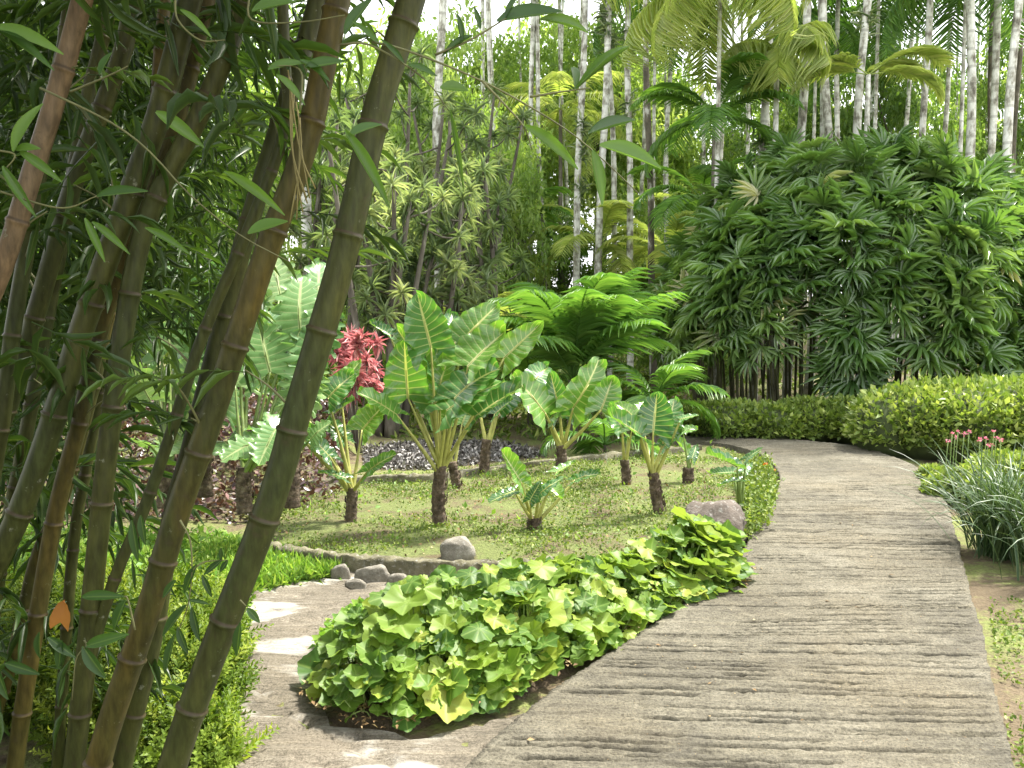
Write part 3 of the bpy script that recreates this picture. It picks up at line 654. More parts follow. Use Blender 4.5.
def palm(name, loc, h, nf, L, label, cat='palm', group=None, mat='palm_leaf', trunkmat='palm_trunk', r=.07, el=(.2, 1.35), droop=(1.0, 1.7), ll=.45, nl=30, wid=.03, hang=.5, lean=(0, 0), az0=None, trunk=True, vee=.35):
    loc = A(loc, float); root = thing(name, loc, label, cat, group)
    top = loc + A([lean[0], lean[1], h])
    if trunk:
        mb = MB(); tube(mb, spline([loc - A([0, 0, .1]), loc * .5 + top * .5 + A([lean[0] * -.1, 0, 0]), top], 14), np.linspace(r * 1.2, r * .85, 14), 12); mk('trunk', mb, M[trunkmat], root)
    for i in range(nf):
        q = (i + .5) / nf; az = (i * 2.39996 if az0 is None else az0[i % len(az0)]) + rng.uniform(-.25, .25)
        mb = MB(); frond(mb, top, az, el[1] + (el[0] - el[1]) * q, L * rng.uniform(.85, 1.08), nl, ll, rng.uniform(*droop), vee, hang, wid); mk('frond', mb, M[mat], root)
    return root
def gp(px, Y): 
    p = P(px, 300, Y); return A([p[0], Y, float(ground_z(p[0], Y))])
palm('feather_palm', gp(573, 11.6), .85, 22, 1.75, 'bushy dark green feather palm behind the elephant ears in the middle of the garden', group=None, trunkmat='grey_bark', ll=.58, nl=24, wid=.042, el=(.7, 1.52), droop=(.6, 1.3), vee=.25)
palm('feather_palm', gp(655, 11.2), .55, 9, 1.05, 'small young feather palm between the bushy palm and the fan palm clump', ll=.40, nl=18, wid=.036, trunkmat='grey_bark', r=.03)
palm('feather_palm', gp(606, 10.0), .18, 7, .8, 'tiny feather palm low behind the elephant ear with four tall leaves', ll=.32, nl=20, wid=.026, trunkmat='grey_bark', r=.02)
palm('feather_palm', gp(468, 14.5), 1.3, 11, 1.5, 'bright green feather palm rising behind the largest elephant ear', mat='palm_leaf_yellow', ll=.5, nl=26, trunkmat='grey_bark')
palm('feather_palm', gp(530, 13.6), .5, 9, 1.3, 'low feather palm between the largest elephant ear and the thin pale trunks', ll=.45, nl=22, trunkmat='grey_bark', r=.04)

# tall slender palms, trunk positions read off the photograph (px, Y, radius, lean px at top, dark?, crown z, label)
TR = [(478, 24, .07, 3, 0, 11.5, 'thin broken looking pale trunk nearest to the spiky dracaenas'),
 (504, 22, .07, -3, 0, 12, 'thin pale trunk second from the dracaenas, rising behind the largest elephant ear'),
 (527, 21, .075, 4, 0, 12.5, 'pale trunk with a mossy collar of green tufts, above the bushy palm left side'),
 (549, 21, .065, 0, 0, 12, 'straight very slim white trunk above the left fronds of the bushy palm'),
 (578, 19, .085, 1, 0, 11.8, 'mottled trunk with tufts half way up, straight above the bushy palm'),
 (598, 19, .09, -2, 0, 12.3, 'bright white trunk darkening near the top, above the bushy palm right side'),
 (611, 20, .07, 2, 0, 13, 'slim white trunk close to the right of the bright one that darkens upward'),
 (628, 19, .08, -1, 1, 12, 'trunk dark in its upper half and pale below, left of the twig end'),
 (652, 18, .075, 0, 1, 12.6, 'slim dark blotched trunk standing alone left of the fan palm clump'),
 (668, 22, .07, 2, 1, 11.5, 'dim thin trunk just left of the top corner of the fan palm clump'),
 (757, 16, .085, -2, 0, 11.2, 'pale trunk seen through yellow drooping fronds, first above the fan palm clump'),
 (793, 16, .088, 0, 0, 11, 'bright straight trunk second above the fan palm clump from its left end'),
 (812, 16.5, .09, 1, 0, 12, 'bright trunk paired with a dimmer one behind, third above the fan palm clump'),
 (829, 20, .065, 1, 0, 12, 'thin dim trunk between the paired bright ones above the clump'),
 (838, 16, .085, -1, 0, 11.6, 'left trunk of the touching pair above the middle of the clump'),
 (850, 16, .085, 3, 0, 11.3, 'right trunk of the touching pair above the middle of the clump'),
 (920, 17, .075, 0, 0, 12, 'single pale trunk standing clear right of the yellow green frond'),
 (941, 21, .065, 1, 1, 12, 'dim thin trunk behind, between the single pale one and the bright pair'),
 (959, 16, .09, 1, 0, 11.2, 'brightest thick trunk of the group near the right edge'),
 (969, 17, .08, 4, 0, 12, 'reddish shadowed trunk close behind the brightest thick one'),
 (986, 20, .075, 1, 1, 12, 'dark trunk between the bright thick one and the leaning one'),
 (996, 15, .085, 9, 0, 11, 'white trunk leaning to the right near the right edge'),
 (1014, 19, .07, 2, 1, 12, 'dim trunk farthest to the right behind the leaning one'),
 (720, 24, .07, 1, 0, 12, 'far pale trunk behind the green fronds left of the first clump trunk'),
 (704, 26, .07, 0, 0, 12, 'far thin trunk left of the green fronds, deep in the grove'),
 (738, 25, .07, 1, 0, 12, 'far trunk in the gap just left of the first trunk above the clump'),
 (775, 24, .07, -1, 0, 12, 'far trunk between the first and second bright trunks above the clump'),
 (868, 25, .07, 1, 1, 12, 'far dark trunk right of the touching pair'),
 (886, 27, .075, -1, 0, 12, 'far thin trunk under the yellow green frond'),
 (901, 24, .07, 1, 1, 12, 'far dark trunk just left of the single pale trunk'),
 (640, 27, .07, 0, 0, 12, 'far thin trunk between the two dark upper trunks'),
 (565, 27, .07, 0, 0, 12, 'far thin trunk left of the mottled one with tufts'),
 (540, 30, .07, 1, 1, 12, 'far dark trunk behind the straight very slim white one'),
 (438, 17, .10, 2, 0, 10, 'short pale trunk glimpsed between the dark dracaena stems'),
 (310, 16, .11, -4, 0, 10, 'pale trunk glimpsed between the two rightmost bamboo culms')]
crown_meshes = []
for v_ in range(3):
    mb = MB()
    for i in range(6): frond(mb, (0, 0, 0), i * 2.4 + v_, 1.25 - i * .16, 2.1, 26, .75, rng.uniform(1.0, 1.7), .1, .8, .05)
    crown_meshes.append(mb.mesh('crown', M['palm_leaf'] if v_ else M['palm_leaf_yellow']))
far = 'far thin pale palm trunk packed deep in the grove behind the nearer trunks'
for px in list(np.linspace(486, 664, 11)) + list(np.linspace(694, 1018, 19)):
    TR.append((px + rng.uniform(-6, 6), rng.uniform(25, 33), rng.uniform(.045, .065), rng.uniform(-3, 3), 0, rng.uniform(12, 14), far))
for i, (px, Y, r, lean, dark, ch, lb) in enumerate(TR):
    r = r * .85; dark = dark and i % 2 == 0
    b = gp(px, Y); root = thing('slender_palm', b, lb if 'palm' in lb.split() else lb + '', 'palm', 'tall slender palms of the grove' if lb != far else 'far thin trunks deep in the grove')
    top = b + A([lean * Y / F * 3.2 + rng.normal(0, .18), rng.uniform(-.3, .3), ch])
    n = 40; t = np.linspace(0, 1, n); pts = b * (1 - t[:, None]) + top * t[:, None]; pts[:, 0] += rng.uniform(.03, .12) * np.sin(t * rng.uniform(3, 7) + i) + .015 * np.sin(t * 17 + i)
    rad = r * (1.15 - .3 * t) * (1 + .03 * np.sin(t * 23 + i * 2) + .012 * rng.normal(size=n))
    mb = MB(); tube(mb, pts, rad, 10); mk('trunk', mb, M['palm_trunk_dark' if dark else 'palm_trunk'], root)
    if i in (2, 4, 5, 7, 10, 15, 6):     # green tufts (small epiphytes) on some trunks
        for zc in rng.uniform(.35, .75, 3) * ch:
            mb = MB(); c = b + (top - b) * zc / ch; N = 70; d = rdir(N, .3) * A([1, 1, .6])
            mb.scatter(T_STRAP, frames(d, rdir(N, 1)) * A([.03, 1, 1])[None, None, :] * rng.uniform(.15, .34, (N, 1, 1)) * A([1.5, 1, 1]), c + rng.normal(0, 1, (N, 3)) * A([.05, .05, .10]))
            mk('tuft', mb, M['dracaena'], root)
    c = bpy.data.objects.new('crown', crown_meshes[i % 3]); COL.objects.link(c); c.parent = root
    c.location = [float(q) for q in (top - b)]; c.rotation_euler = (0, 0, i * 1.3)

# mid palms whose fronds hang into the top of the picture
def palm_at(px, py, Y, **k):
    b = gp(px, Y); h = P(px, py, Y)[2] - b[2]; return palm('feather_palm', b, h, **k)
palm_at(715, -25, 14.5, nf=13, L=2.3, label='palm with yellow green fronds drooping from the top edge above the fan palm clump', mat='palm_leaf_yellow', ll=.75, nl=34, hang=1.1, wid=.04, el=(-.3, 1.0), vee=-.1, r=.04, trunkmat='palm_trunk')
palm_at(772, 50, 15, nf=8, L=1.1, label='small palm crown with pale cream fronds in front of the first bright trunks', mat='palm_leaf_yellow', ll=.6, nl=26, hang=1.0, wid=.045, el=(-.2, 1.0), vee=0, r=.05)
palm_at(712, 118, 15.5, nf=10, L=1.6, label='deep green feather palm just above the left shoulder of the fan palm clump', ll=.5, nl=30, el=(-.1, 1.2), r=.05, trunkmat='grey_bark')
palm_at(700, 200, 17, nf=9, L=1.7, label='low green feather palm in the shade left of the fan palm clump', ll=.5, nl=28, el=(-.1, 1.2), r=.05, trunkmat='grey_bark')
palm_at(862, 75, 15.3, nf=5, L=1.5, label='palm with one large yellow green frond reaching right above the clump', mat='palm_leaf_yellow', ll=.55, nl=34, el=(.1, .8), az0=[0.1, .5, 3.4, 2.7, -.3], hang=.35, r=.05)
palm_at(955, -40, 17, nf=12, L=2.4, label='dark palm crown hanging from the top edge at the right', ll=.7, nl=30, hang=1.0, wid=.04, el=(-.4, .9), r=.04, trunkmat='palm_trunk')
palm_at(870, -50, 19, nf=12, L=2.6, label='dark palm crown hanging behind the touching pair of trunks', ll=.7, nl=30, hang=1.0, wid=.045, el=(-.4, .9), r=.04, trunkmat='palm_trunk')
palm_at(652, -20, 20, nf=12, L=2.4, label='palm crown at the top edge over the slim dark blotched trunk', ll=.7, nl=30, hang=1.0, wid=.045, el=(-.4, .9), r=.04, trunkmat='palm_trunk')
palm_at(810, 20, 21, nf=12, L=2.4, label='shaded feather palm filling the gap behind the bright trunks', ll=.7, nl=30, hang=.8, wid=.045, el=(-.4, .9), r=.04, trunkmat='palm_trunk')
palm_at(668, 255, 19, nf=11, L=1.9, label='low feather palm on the slope beyond the small young palm', ll=.5, nl=28, el=(-.1, 1.2), r=.05, trunkmat='grey_bark', mat='palm_leaf_yellow')
palm_at(600, 245, 20, nf=11, L=2.0, label='feather palm on the slope behind the bushy dark green palm', ll=.55, nl=28, el=(-.1, 1.2), r=.05, trunkmat='grey_bark', mat='palm_leaf_yellow')
palm_at(515, 225, 21, nf=11, L=2.0, label='feather palm deep in the grove among the thin pale trunks', ll=.55, nl=28, el=(-.1, 1.2), r=.05, trunkmat='grey_bark')
palm_at(560, 110, 24, nf=12, L=2.4, label='tall feather palm whose fronds cross behind the slim white trunks', ll=.6, nl=28, el=(-.3, 1.1), r=.06, trunkmat='grey_bark', mat='palm_leaf_yellow', hang=.9)

# ------------------------------------------------------------------ dracaenas (spiky rosettes on thin dark stems)
mb = MB(); N = 32; d = rdir(N, .35); mb.scatter(T_STRAP, frames(d, A([0, 0, 1.0]) + d * .1) * np.stack([np.full(N, .018), rng.uniform(.18, .32, N), rng.uniform(.18, .32, N)], -1)[:, None, :], d * .02)
ROS = mb.tmpl()
def dracaena(px, Y, ptop, nh, spread, label, pbot=300):
    b = gp(px, Y); H = P(px, ptop, Y)[2] - b[2]; H0 = P(px, pbot, Y)[2] - b[2]
    root = thing('dracaena', b, label, 'dracaena', 'spiky dracaenas behind the bamboo'); fol = MB()
    for s in range(5):
        a = rng.random() * 6.28; m1 = MB(); rr = spread * rng.uniform(.25, .75)
        e = b + A([math.cos(a) * rr, math.sin(a) * rr * .8, H * rng.uniform(.75, .98)])
        pts = spline([b + A([math.cos(a) * .1, math.sin(a) * .1, -.05]), b * .55 + e * .45 + rng.normal(0, .08, 3), e], 14); tube(m1, pts, np.linspace(.07, .025, 14), 7)
        tips = [e]
        for q in range(nh // 5):
            t = rng.uniform(max(.25, H0 / H * .9), 1); p0 = A([np.interp(t * 13, np.arange(14), pts[:, i]) for i in range(3)])
            dd = rdir(1, .8)[0] * A([1, 1, .7]); e2 = p0 + dd * rng.uniform(.3, .8) * spread * .6
            if e2[2] - b[2] > H: e2[2] = b[2] + H - rng.random() * .3
            tube(m1, spline([p0, (p0 + e2) / 2 - A([0, 0, .05]), e2], 5), np.linspace(.018, .012, 5), 5); tips.append(e2)
        mk('stem', m1, M['grey_bark'], root)
        tips = A(tips); n = len(tips)
        sc_ = rng.uniform(.8, 1.25, n); an = rng.random(n) * 6.28; c_, s_ = np.cos(an), np.sin(an); z_ = np.zeros(n); o1 = np.ones(n)
        R = np.stack([np.stack([c_, -s_, z_], -1), np.stack([s_, c_, z_], -1), np.stack([z_, z_, o1], -1)], 1) * sc_[:, None, None]
        k0 = fol.n; fol.scatter(ROS, R, tips)
        Lz = fol.l[-1].reshape(n, -1, 3); Lz[:, :, 2] = np.clip(Lz[:, :1, 2] * .7 + rng.random((n, Lz.shape[1])) * 0 + np.repeat(rng.random((n, N)), len(T_STRAP[0]), 1) * .4 - .05, 0, 1)
    mk('foliage', fol, M['dracaena'], root)
for px, Y, pt, nh, sp, pb, lb in [
    (385, 12.0, 130, 38, 1.5, 290, 'dense dracaena with many spiky rosettes just right of the rightmost bamboo culm'),
    (440, 12.8, 150, 36, 1.5, 290, 'dracaena on dark forked stems directly above the largest elephant ear'),
    (345, 13.5, 90, 46, 1.6, 280, 'dracaena behind the rightmost bamboo culm, top reaching above its middle'),
    (490, 14.5, 160, 34, 1.2, 260, 'open thin dracaena beside the first pale palm trunks'),
    (410, 15.5, 70, 40, 1.8, 250, 'tall dracaena rising highest beside the rightmost bamboo culm'),
    (470, 17.0, 60, 46, 1.8, 230, 'tall pale dracaena behind the thin pale trunks'),
    (300, 14.5, 120, 46, 1.6, 280, 'dracaena seen between the two rightmost bamboo culms'),
    (232, 13.0, 170, 40, 1.5, 300, 'dracaena seen through the bamboo above the split leaf plants'),
    (395, 12.6, 215, 26, .9, 330, 'short dracaena with low rosettes in front of the dark forked stems')]:
    dracaena(px, Y, pt, nh, sp, lb, pb)

# red cordyline
b = gp(356, 10.2); root = thing('red_cordyline', b, 'bright pink red cordyline bush beside the dark dracaena stems', 'shrub'); fol = MB(); st = MB()
for i in range(44):
    p = P(rng.uniform(338, 378), rng.uniform(336, 396), b[1] + rng.uniform(-.35, .35)); n = 16; d = rdir(n, .5)
    fol.scatter(T_STRAP, frames(d, A([0, 0, 1.0]) + d * .1) * np.stack([np.full(n, .032), rng.uniform(.12, .22, n), rng.uniform(.12, .22, n)], -1)[:, None, :], p + d * .01)
    if i % 4 == 0: tube(st, spline([b, p * .5 + b * .5, p], 6), .012, 5)
mk('foliage', fol, M['red_leaf'], root); mk('stem', st, M['grey_bark'], root)

# ------------------------------------------------------------------ lady palm clump (fan leaves on canes)
def fan_tmpl(seed):
    r = np.random.default_rng(seed); mb = MB(); n = 11; st = strap(3, .20, .3, lambda s: (.35 + .65 * min(1, s * 2.5)) * (1 if s < .8 else (1.02 - s) / .22))
    an = np.linspace(-1.75, 1.75, n) + r.uniform(-.06, .06, n); d = np.stack([np.sin(an), np.cos(an), r.uniform(-.12, .05, n)], 1)
    L = (.30 + .07 * np.cos(an * .9)) * r.uniform(.9, 1.1, n)
    mb.scatter(st, frames(d, A([0, 0, 1.0]) + r.normal(0, .12, (n, 3))) * np.stack([np.full(n, .042), L, L], -1)[:, None, :], np.zeros((n, 3)) + A([0, .0, 0]))
    return mb.tmpl()
FANS = [fan_tmpl(i) for i in range(4)]
b = A([5.4, 13.2, 0]); lady = thing('lady_palm_clump', b, 'huge dense clump of dark green fan leaved lady palms on many canes at the right', 'palm clump')
CC = A([5.75, 14.6, 1.75]); CRD = A([3.75, 2.9, 2.75])
cnt = 0; heads = []
while cnt < 99:                      # heads spread over the dome of the clump, each at the end of its own cane
    d = rdir(1, .12)[0]
    if d[2] < -.38 or d[1] > .55: continue
    if d[1] > 0 and d[2] < .25: continue
    hd_ = CC + d * CRD * rng.uniform(.86, .97) + A([0, 0, .25 * mnoise.noise(Vector(d * 3))])
    hd_[2] -= .8 * sm((4.2 - hd_[0]) / 2.2)
    if hd_[2] < (1.75 if hd_[0] < 4.6 else 1.1) or min([np.linalg.norm((hd_ - q) / A([1, 1, .8])) for q in heads] + [9]) < .50 - cnt * .0017: continue
    heads.append(hd_); out = d * A([1, 1, 0]); top = hd_ - d * .22
    p0 = A([CC[0] + (hd_[0] - CC[0]) * .80 , CC[1] + (hd_[1] - CC[1]) * .72, 0]); p0[2] = float(ground_z(p0[0], p0[1])) - .05
    mb = MB(); tube(mb, spline([p0, p0 * .5 + top * .5 - out * .12 + rng.normal(0, .04, 3), top], 9), np.linspace(.022, .015, 9), 6, rnd=rng.random()); cane = mk('cane', mb, M['cane'], lady)
    nf = 20; mb = MB(); t = np.linspace(-.55, .12, nf); az = np.arange(nf) * 2.4 + rng.random() * 6
    el = np.interp(t, [-.55, .12], [-.25, 1.15]) + rng.normal(0, .2, nf)
    hd = np.stack([np.cos(az) * np.cos(el), np.sin(az) * np.cos(el), np.sin(el)], 1); hd = nrm(hd + d * .55)
    pl = rng.uniform(.20, .40, nf); org_ = top + A([0, 0, 1.0]) * t[:, None]; at_ = org_ + hd * pl[:, None]
    dd = nrm(hd + A([0, 0, -.5]) * rng.uniform(.0, 1.1, (nf, 1)) + rng.normal(0, .3, (nf, 3))); crn = rng.random()
    for q in range(nf):
        s = rng.uniform(.85, 1.35); mb.scatter(FANS[(q + cnt) % 4], frames(dd[q:q + 1] , d * 1.1 + hd[q:q + 1] * .4 + A([[0, 0, .75]])) * s, at_[q:q + 1], [np.clip(crn * .35 + rng.random() * .5 + (.3 if rng.random() < .08 else 0), 0, 1)])
        tube(mb, A([org_[q], at_[q]]), .005, 4, cap=False, rnd=.6)
    mk('fan_leaves', mb, M['fan_leaf'], cane); cnt += 1

# ------------------------------------------------------------------ hedges
def hedge(cs, N, lsize, mat, label, name='hedge', seed=0, core=True, group=None, spiky=0.0):
    """cs: list of ellipsoid lobes (cx,cy,cz,rx,ry,rz); leaves on and just under the outer skin"""
    cs = A(cs, float); root = thing(name, A([cs[:, 0].mean(), cs[:, 1].mean(), 0]), label, 'hedge', group)
    area = cs[:, 3] * cs[:, 5] + cs[:, 4] * cs[:, 3]; pr = area / area.sum(); idx = rng.choice(len(cs), N, p=pr)
    d = rdir(N); d[:, 2] = np.abs(d[:, 2]) * .9 - .25; d = nrm(d); c = cs[idx]
    rr = 1 - np.abs(rng.normal(0, .10, N)); nz = A([mnoise.noise(Vector(q * 2.1 + seed)) * .16 + mnoise.noise(Vector(q * 6 + seed)) * .10 for q in (d * c[:, 3:] + c[:, :3])])
    p = c[:, :3] + d * c[:, 3:] * (rr + nz)[:, None]
    keep = p[:, 2] > .01
    for q in cs:   # drop leaves buried deep in a neighbour lobe
        e = (((p - q[:3]) / q[3:]) ** 2).sum(1); keep &= e > .45
    p = p[keep]; d = d[keep]; n = len(p); u = nrm(d + rng.normal(0, .7, (n, 3)) + A([0, 0, .45])); s = lsize * rng.uniform(.6, 1.3, n)
    mb = MB(); mb.scatter(T_SMALL2, frames(u, rdir(n, .8)) * np.stack([s * .55, s, s], -1)[:, None, :], p)
    mk('foliage', mb, mat, root)
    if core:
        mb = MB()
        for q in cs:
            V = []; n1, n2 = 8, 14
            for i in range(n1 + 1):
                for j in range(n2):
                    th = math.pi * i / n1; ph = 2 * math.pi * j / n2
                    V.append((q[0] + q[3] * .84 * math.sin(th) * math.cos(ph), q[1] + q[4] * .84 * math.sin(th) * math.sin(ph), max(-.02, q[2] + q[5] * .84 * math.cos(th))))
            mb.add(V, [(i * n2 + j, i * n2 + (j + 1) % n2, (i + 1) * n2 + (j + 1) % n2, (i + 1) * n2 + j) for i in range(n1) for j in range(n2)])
        mk('inner_hull', mb, M['hedge_core'], root)  # solid dark hull added inside the leaves to stop see-through
    return root
def lobes(pix, z=0):   # (px, py of base front, width px, top py)
    out = []
    for px, py, wpx, pt, dep in pix:
        g = G(px, py, z); Y = g[1]; rx = wpx * Y / F / 2; Yc = Y + dep; top = P(px, pt, Yc - dep * .3)[2]
        out.append((g[0] * Yc / Y, Yc, top * .35, rx * Yc / Y, dep, top * .65))
    return out
hedge(lobes([(725, 444, 90, 402, .55), (770, 445, 80, 404, .55), (812, 445, 80, 401, .6), (852, 447, 90, 400, .6), (690, 441, 60, 408, .6)]), 11000, .085, M['hedge_dark'], 'low clipped green hedge along the far side of the path under the fan palm clump', seed=3)
hedge(lobes([(885, 461, 74, 392, .6), (915, 465, 90, 386, .85), (962, 472, 110, 382, 1.0), (1018, 476, 120, 380, 1.1), (1085, 490, 140, 378, 1.2), (935, 470, 80, 384, 1.3), (980, 462, 120, 380, 1.8)]), 24000, .088, M['hedge'], 'bright yellow green rounded hedge at the bend of the path on the right', seed=8)
hedge(lobes([(948, 506, 44, 476, .22), (972, 512, 44, 468, .3), (935, 488, 30, 468, .2), (1005, 505, 60, 455, .4), (1050, 520, 80, 455, .5)]), 7000, .06, M['hedge'], 'small loose yellow green edging shrub between the rounded hedge and the strap leaved plant', seed=18)

# pink flowers above the strap plant
def flower_cluster(name, spots, Y, z0, mat, label, nn=8, s=.022, cat='flowers', stems=True):
    b = P(np.mean([q[0] for q in spots]), spots[0][1], Y); b[2] = z0; root = thing(name, b, label, cat); st = MB()
    for x, y in spots:
        f = MB()
        p = P(x, y, Y + rng.uniform(-.08, .08)); d = rdir(nn, .6)
        f.scatter(T_SMALL2, frames(d, rdir(nn, .5)) * (s * rng.uniform(.7, 1.2, (nn, 1, 1))) * A([.8, 1, 1]), p + d * s * .25); mk('flower_head', f, M[mat], root)
        if stems: tube(st, spline([A([p[0] + rng.uniform(-.06, .06), p[1], z0]), p - A([0.01, 0, (p[2] - z0) * .5]), p], 6), .004, 4)
    if stems: mk('stem', st, M['flower_stem'], root)
flower_cluster('pink_flowers', [(952, 434), (958, 432), (964, 434), (969, 432), (955, 437), (948, 441)], 7.6, 0, 'pink_petal', 'flat pink flower head on thin stem against the rounded hedge')
flower_cluster('pink_flowers', [(980, 440), (986, 439), (992, 445), (996, 438), (1001, 440), (988, 446), (994, 432)], 7.2, 0, 'pink_petal', 'looser deep pink flowers just above the strap leaved plant')
flower_cluster('orange_flowers', [(762, 489), (770, 479), (768, 496), (776, 484), (780, 492), (758, 478), (774, 470), (766, 465), (779, 499), (755, 497)], 8.3, .1, 'orange_petal', 'small orange red flowers at the edge of the bed by the path bend', 6, .03)
flower_cluster('white_flowers', [(497, 548), (503, 545), (508, 550), (505, 553), (492, 545), (499, 553)], 6.0, .1, 'white_petal', 'small white flowers just behind the round leaved patch', 6, .03)

# strap leaved plant on the right
def strap_plant(px, py, n, L, label, mat='flax', hh=1.0, az=None):
    b = G(px, py, 0); root = thing('strap_leaf_plant', b, label, 'plant', 'strap leaved plants by the path'); 
    mb = MB()
    for q in range(n):
        a = rng.uniform(0, 6.283); e = math.radians(rng.uniform(58, 89)); tot = math.radians(rng.uniform(35, 165)) * rng.uniform(.7, 1); Lb = L * rng.uniform(.6, 1.12); ns = 9
        h = A([math.cos(a), math.sin(a), 0]); sd_ = A([-math.sin(a), math.cos(a), 0]); p = b + A([rng.normal(0, .09), rng.normal(0, .09), 0]) + h * rng.uniform(0, .08); V = []; l = []
        tw = rng.uniform(-.5, .5); rv = rng.random(); w0 = rng.uniform(.006, .0105)
        for i in range(ns + 1):
            t = i / ns; d = h * math.cos(e) + A([0, 0, math.sin(e)]); nn_ = -h * math.sin(e) + A([0, 0, math.cos(e)]); w_ = w0 * max(.05, (1 - t ** 2.2)) * min(1, .6 + 2 * t); sx = sd_ * math.cos(tw) + nn_ * math.sin(tw)
            V += [p - sx * w_ + nn_ * w_ * .4, p, p + sx * w_ + nn_ * w_ * .4]; l += [(-1, t, rv), (0, t, rv), (1, t, rv)]
            p = p + d * Lb / ns; e -= tot / ns * (.35 + 1.3 * t); p[2] = max(p[2], .02)
        mb.add(V, [(i * 3 + j, i * 3 + j + 1, i * 3 + j + 4, i * 3 + j + 3) for i in range(ns) for j in range(2)], l)
    if 1:
        mk('blades', mb, M[mat], root)
    return root
strap_plant(1005, 556, 360, .86, 'arching dark green strap leaved plant spilling over the right edge of the path')
strap_plant(1062, 580, 260, .9, 'second strap leaved plant cut by the right picture edge')

# ------------------------------------------------------------------ round leaved patch in the foreground
RND = [round_leaf(i, cup=c) for i, c in enumerate([.08, .14, -.04, .02, .2, -.1])]
patch_pix = [(322, 706), (345, 728), (400, 736), (455, 722), (512, 708), (562, 682), (612, 657), (662, 628), (704, 611), (734, 601), (745, 582), (715, 566), (660, 576), (600, 590), (520, 612), (440, 640), (370, 662), (325, 680)]
patch = gpoly(patch_pix); cen = patch.mean(0)
def edge_dist(poly, p):
    d = np.full(len(p), 9.0)
    for i in range(len(poly)):
        a, b_ = poly[i], poly[(i + 1) % len(poly)]; ab = b_ - a; t = np.clip(((p - a) @ ab) / (ab @ ab), 0, 1); d = np.minimum(d, np.linalg.norm(p - (a + t[:, None] * ab), axis=1))
    return d
PS = densify(patch + (patch - cen) * .055, .09); PS = PS + rng.normal(0, .016, PS.shape)
tag(mk('patch_soil', sheet(PS, lambda x, y: -.03 + .085 * sm(edge_dist(PS, np.stack([x, y], 1)) / .16) + .012 * A([mnoise.noise((a * 6, b * 6, 0)) for a, b in zip(x, y)]), .05), M['soil']), kind='structure')
mb = MB(); mt = MB(); n = 1350; pts = sample(patch, n)
ed = edge_dist(patch, pts); outd = nrm(pts - cen)
for i in range(n):
    x, y = pts[i]; e = min(1, ed[i] / .45); near = np.clip((4.6 - y) / 1.0, 0, 1)
    hz = (.02 + .34 * e ** .55) * rng.uniform(.45, 1.3) * (1 + .5 * mnoise.noise((x * 1.4, y * 1.4, 6)))
    s = rng.choice([.085, .11, .14, .18], p=[.3, .35, .25, .1]) * rng.uniform(.85, 1.15) * (1.25 if y > 4.6 else .95)
    if rng.random() < .25: s *= .6
    nm = A([outd[i, 0] * (1 - e) * .7, outd[i, 1] * (1 - e) * .7 - .45, 1.0]) + rng.normal(0, .34, 3); dr = A([outd[i, 0], outd[i, 1] - .3, -.25]) + rng.normal(0, .5, 3) * A([1, 1, .2])
    p = A([x + outd[i, 0] * .03 * (1 - e), y + outd[i, 1] * .03 * (1 - e), hz + .035])
    rv = rng.random() ** 1.1 * .93 + (.07 if rng.random() < .05 else 0)
    mb.scatter(RND[i % 6], frames(dr[None], nm[None]) * s, p[None], [rv])
    r_ = p + A([-outd[i, 0] * rng.uniform(.02, .12), -outd[i, 1] * rng.uniform(.02, .12), -hz]); tube(mt, spline([r_, (r_ + p) / 2 + rng.normal(0, .012, 3), p], 4), .0032, 4, cap=False)
pl = tag(mk('round_leaf_patch', mb, M['patch_leaf']), 'spreading patch of large round scalloped light green leaves between the two paths', 'ground cover', kind='stuff')
mk('stalks', mt, M['stalk_green'], pl)
# finer yellow-green plant behind/left of the patch
p2 = gpoly([(316, 672), (330, 650), (358, 630), (425, 619), (500, 606), (590, 590), (520, 614), (440, 642), (370, 664)]); mb = MB(); n = 9000; q = sample(p2, n); u = rdir(n, .5)
s = rng.uniform(.02, .055, n); mb.scatter(T_SMALL2, frames(u, rdir(n, 1.4)) * np.stack([s * .85, s, s], -1)[:, None, :], np.column_stack([q, rng.random(n) ** .6 * .13 + .02]))
tag(mk('low_leafy_weeds', mb, M['weed_bright']), 'fine pale green weeds behind the round leaves next to the small rocks', 'weeds', kind='stuff')

# dry litter under the patch
q = sample(patch + (patch - cen) * .07, 3200); n = len(q); s = rng.uniform(.015, .04, n); mb = MB()
mb.scatter(T_SMALL2, frames(rdir(n) * A([1, 1, .15]), rdir(n, 3)) * np.stack([s * .4, s, s], -1)[:, None, :], np.column_stack([q, rng.uniform(.06, .085, n)]))
tag(mk('leaf_litter', mb, M['litter']), 'dry brown leaf litter on the dark soil under the round leaves', 'litter', kind='stuff')

# weeds over the planting bed
def weeds(name, poly, n, smin, smax, zf, mat, label, cat='weeds', up=.6, hgt=.05, clump=0.0, nrmup=1.5, ratio=.6, tm=None):
    q = sample(poly, n)
    if clump:
        v = A([mnoise.noise((a * clump, b_ * clump, 7)) + .5 * mnoise.noise((a * clump * 3.1, b_ * clump * 3.1, 2)) for a, b_ in q]); q = q[v > rng.uniform(-.45, .35, len(q))]
    n = len(q); s = rng.uniform(smin, smax, n); mb = MB()
    mb.scatter(tm or T_SMALL2, frames(rdir(n, up), rdir(n, nrmup)) * np.stack([s * ratio, s, s], -1)[:, None, :], np.column_stack([q, zf(q[:, 0], q[:, 1]) + rng.random(n) ** 1.5 * hgt]))
    return tag(mk(name, mb, mat), label, cat, kind='stuff')
weeds('bed_weeds', bed_poly, 60000, .010, .032, bed_z, M['weed'], 'short patchy weeds and moss covering the planting bed', hgt=.04, clump=1.1)
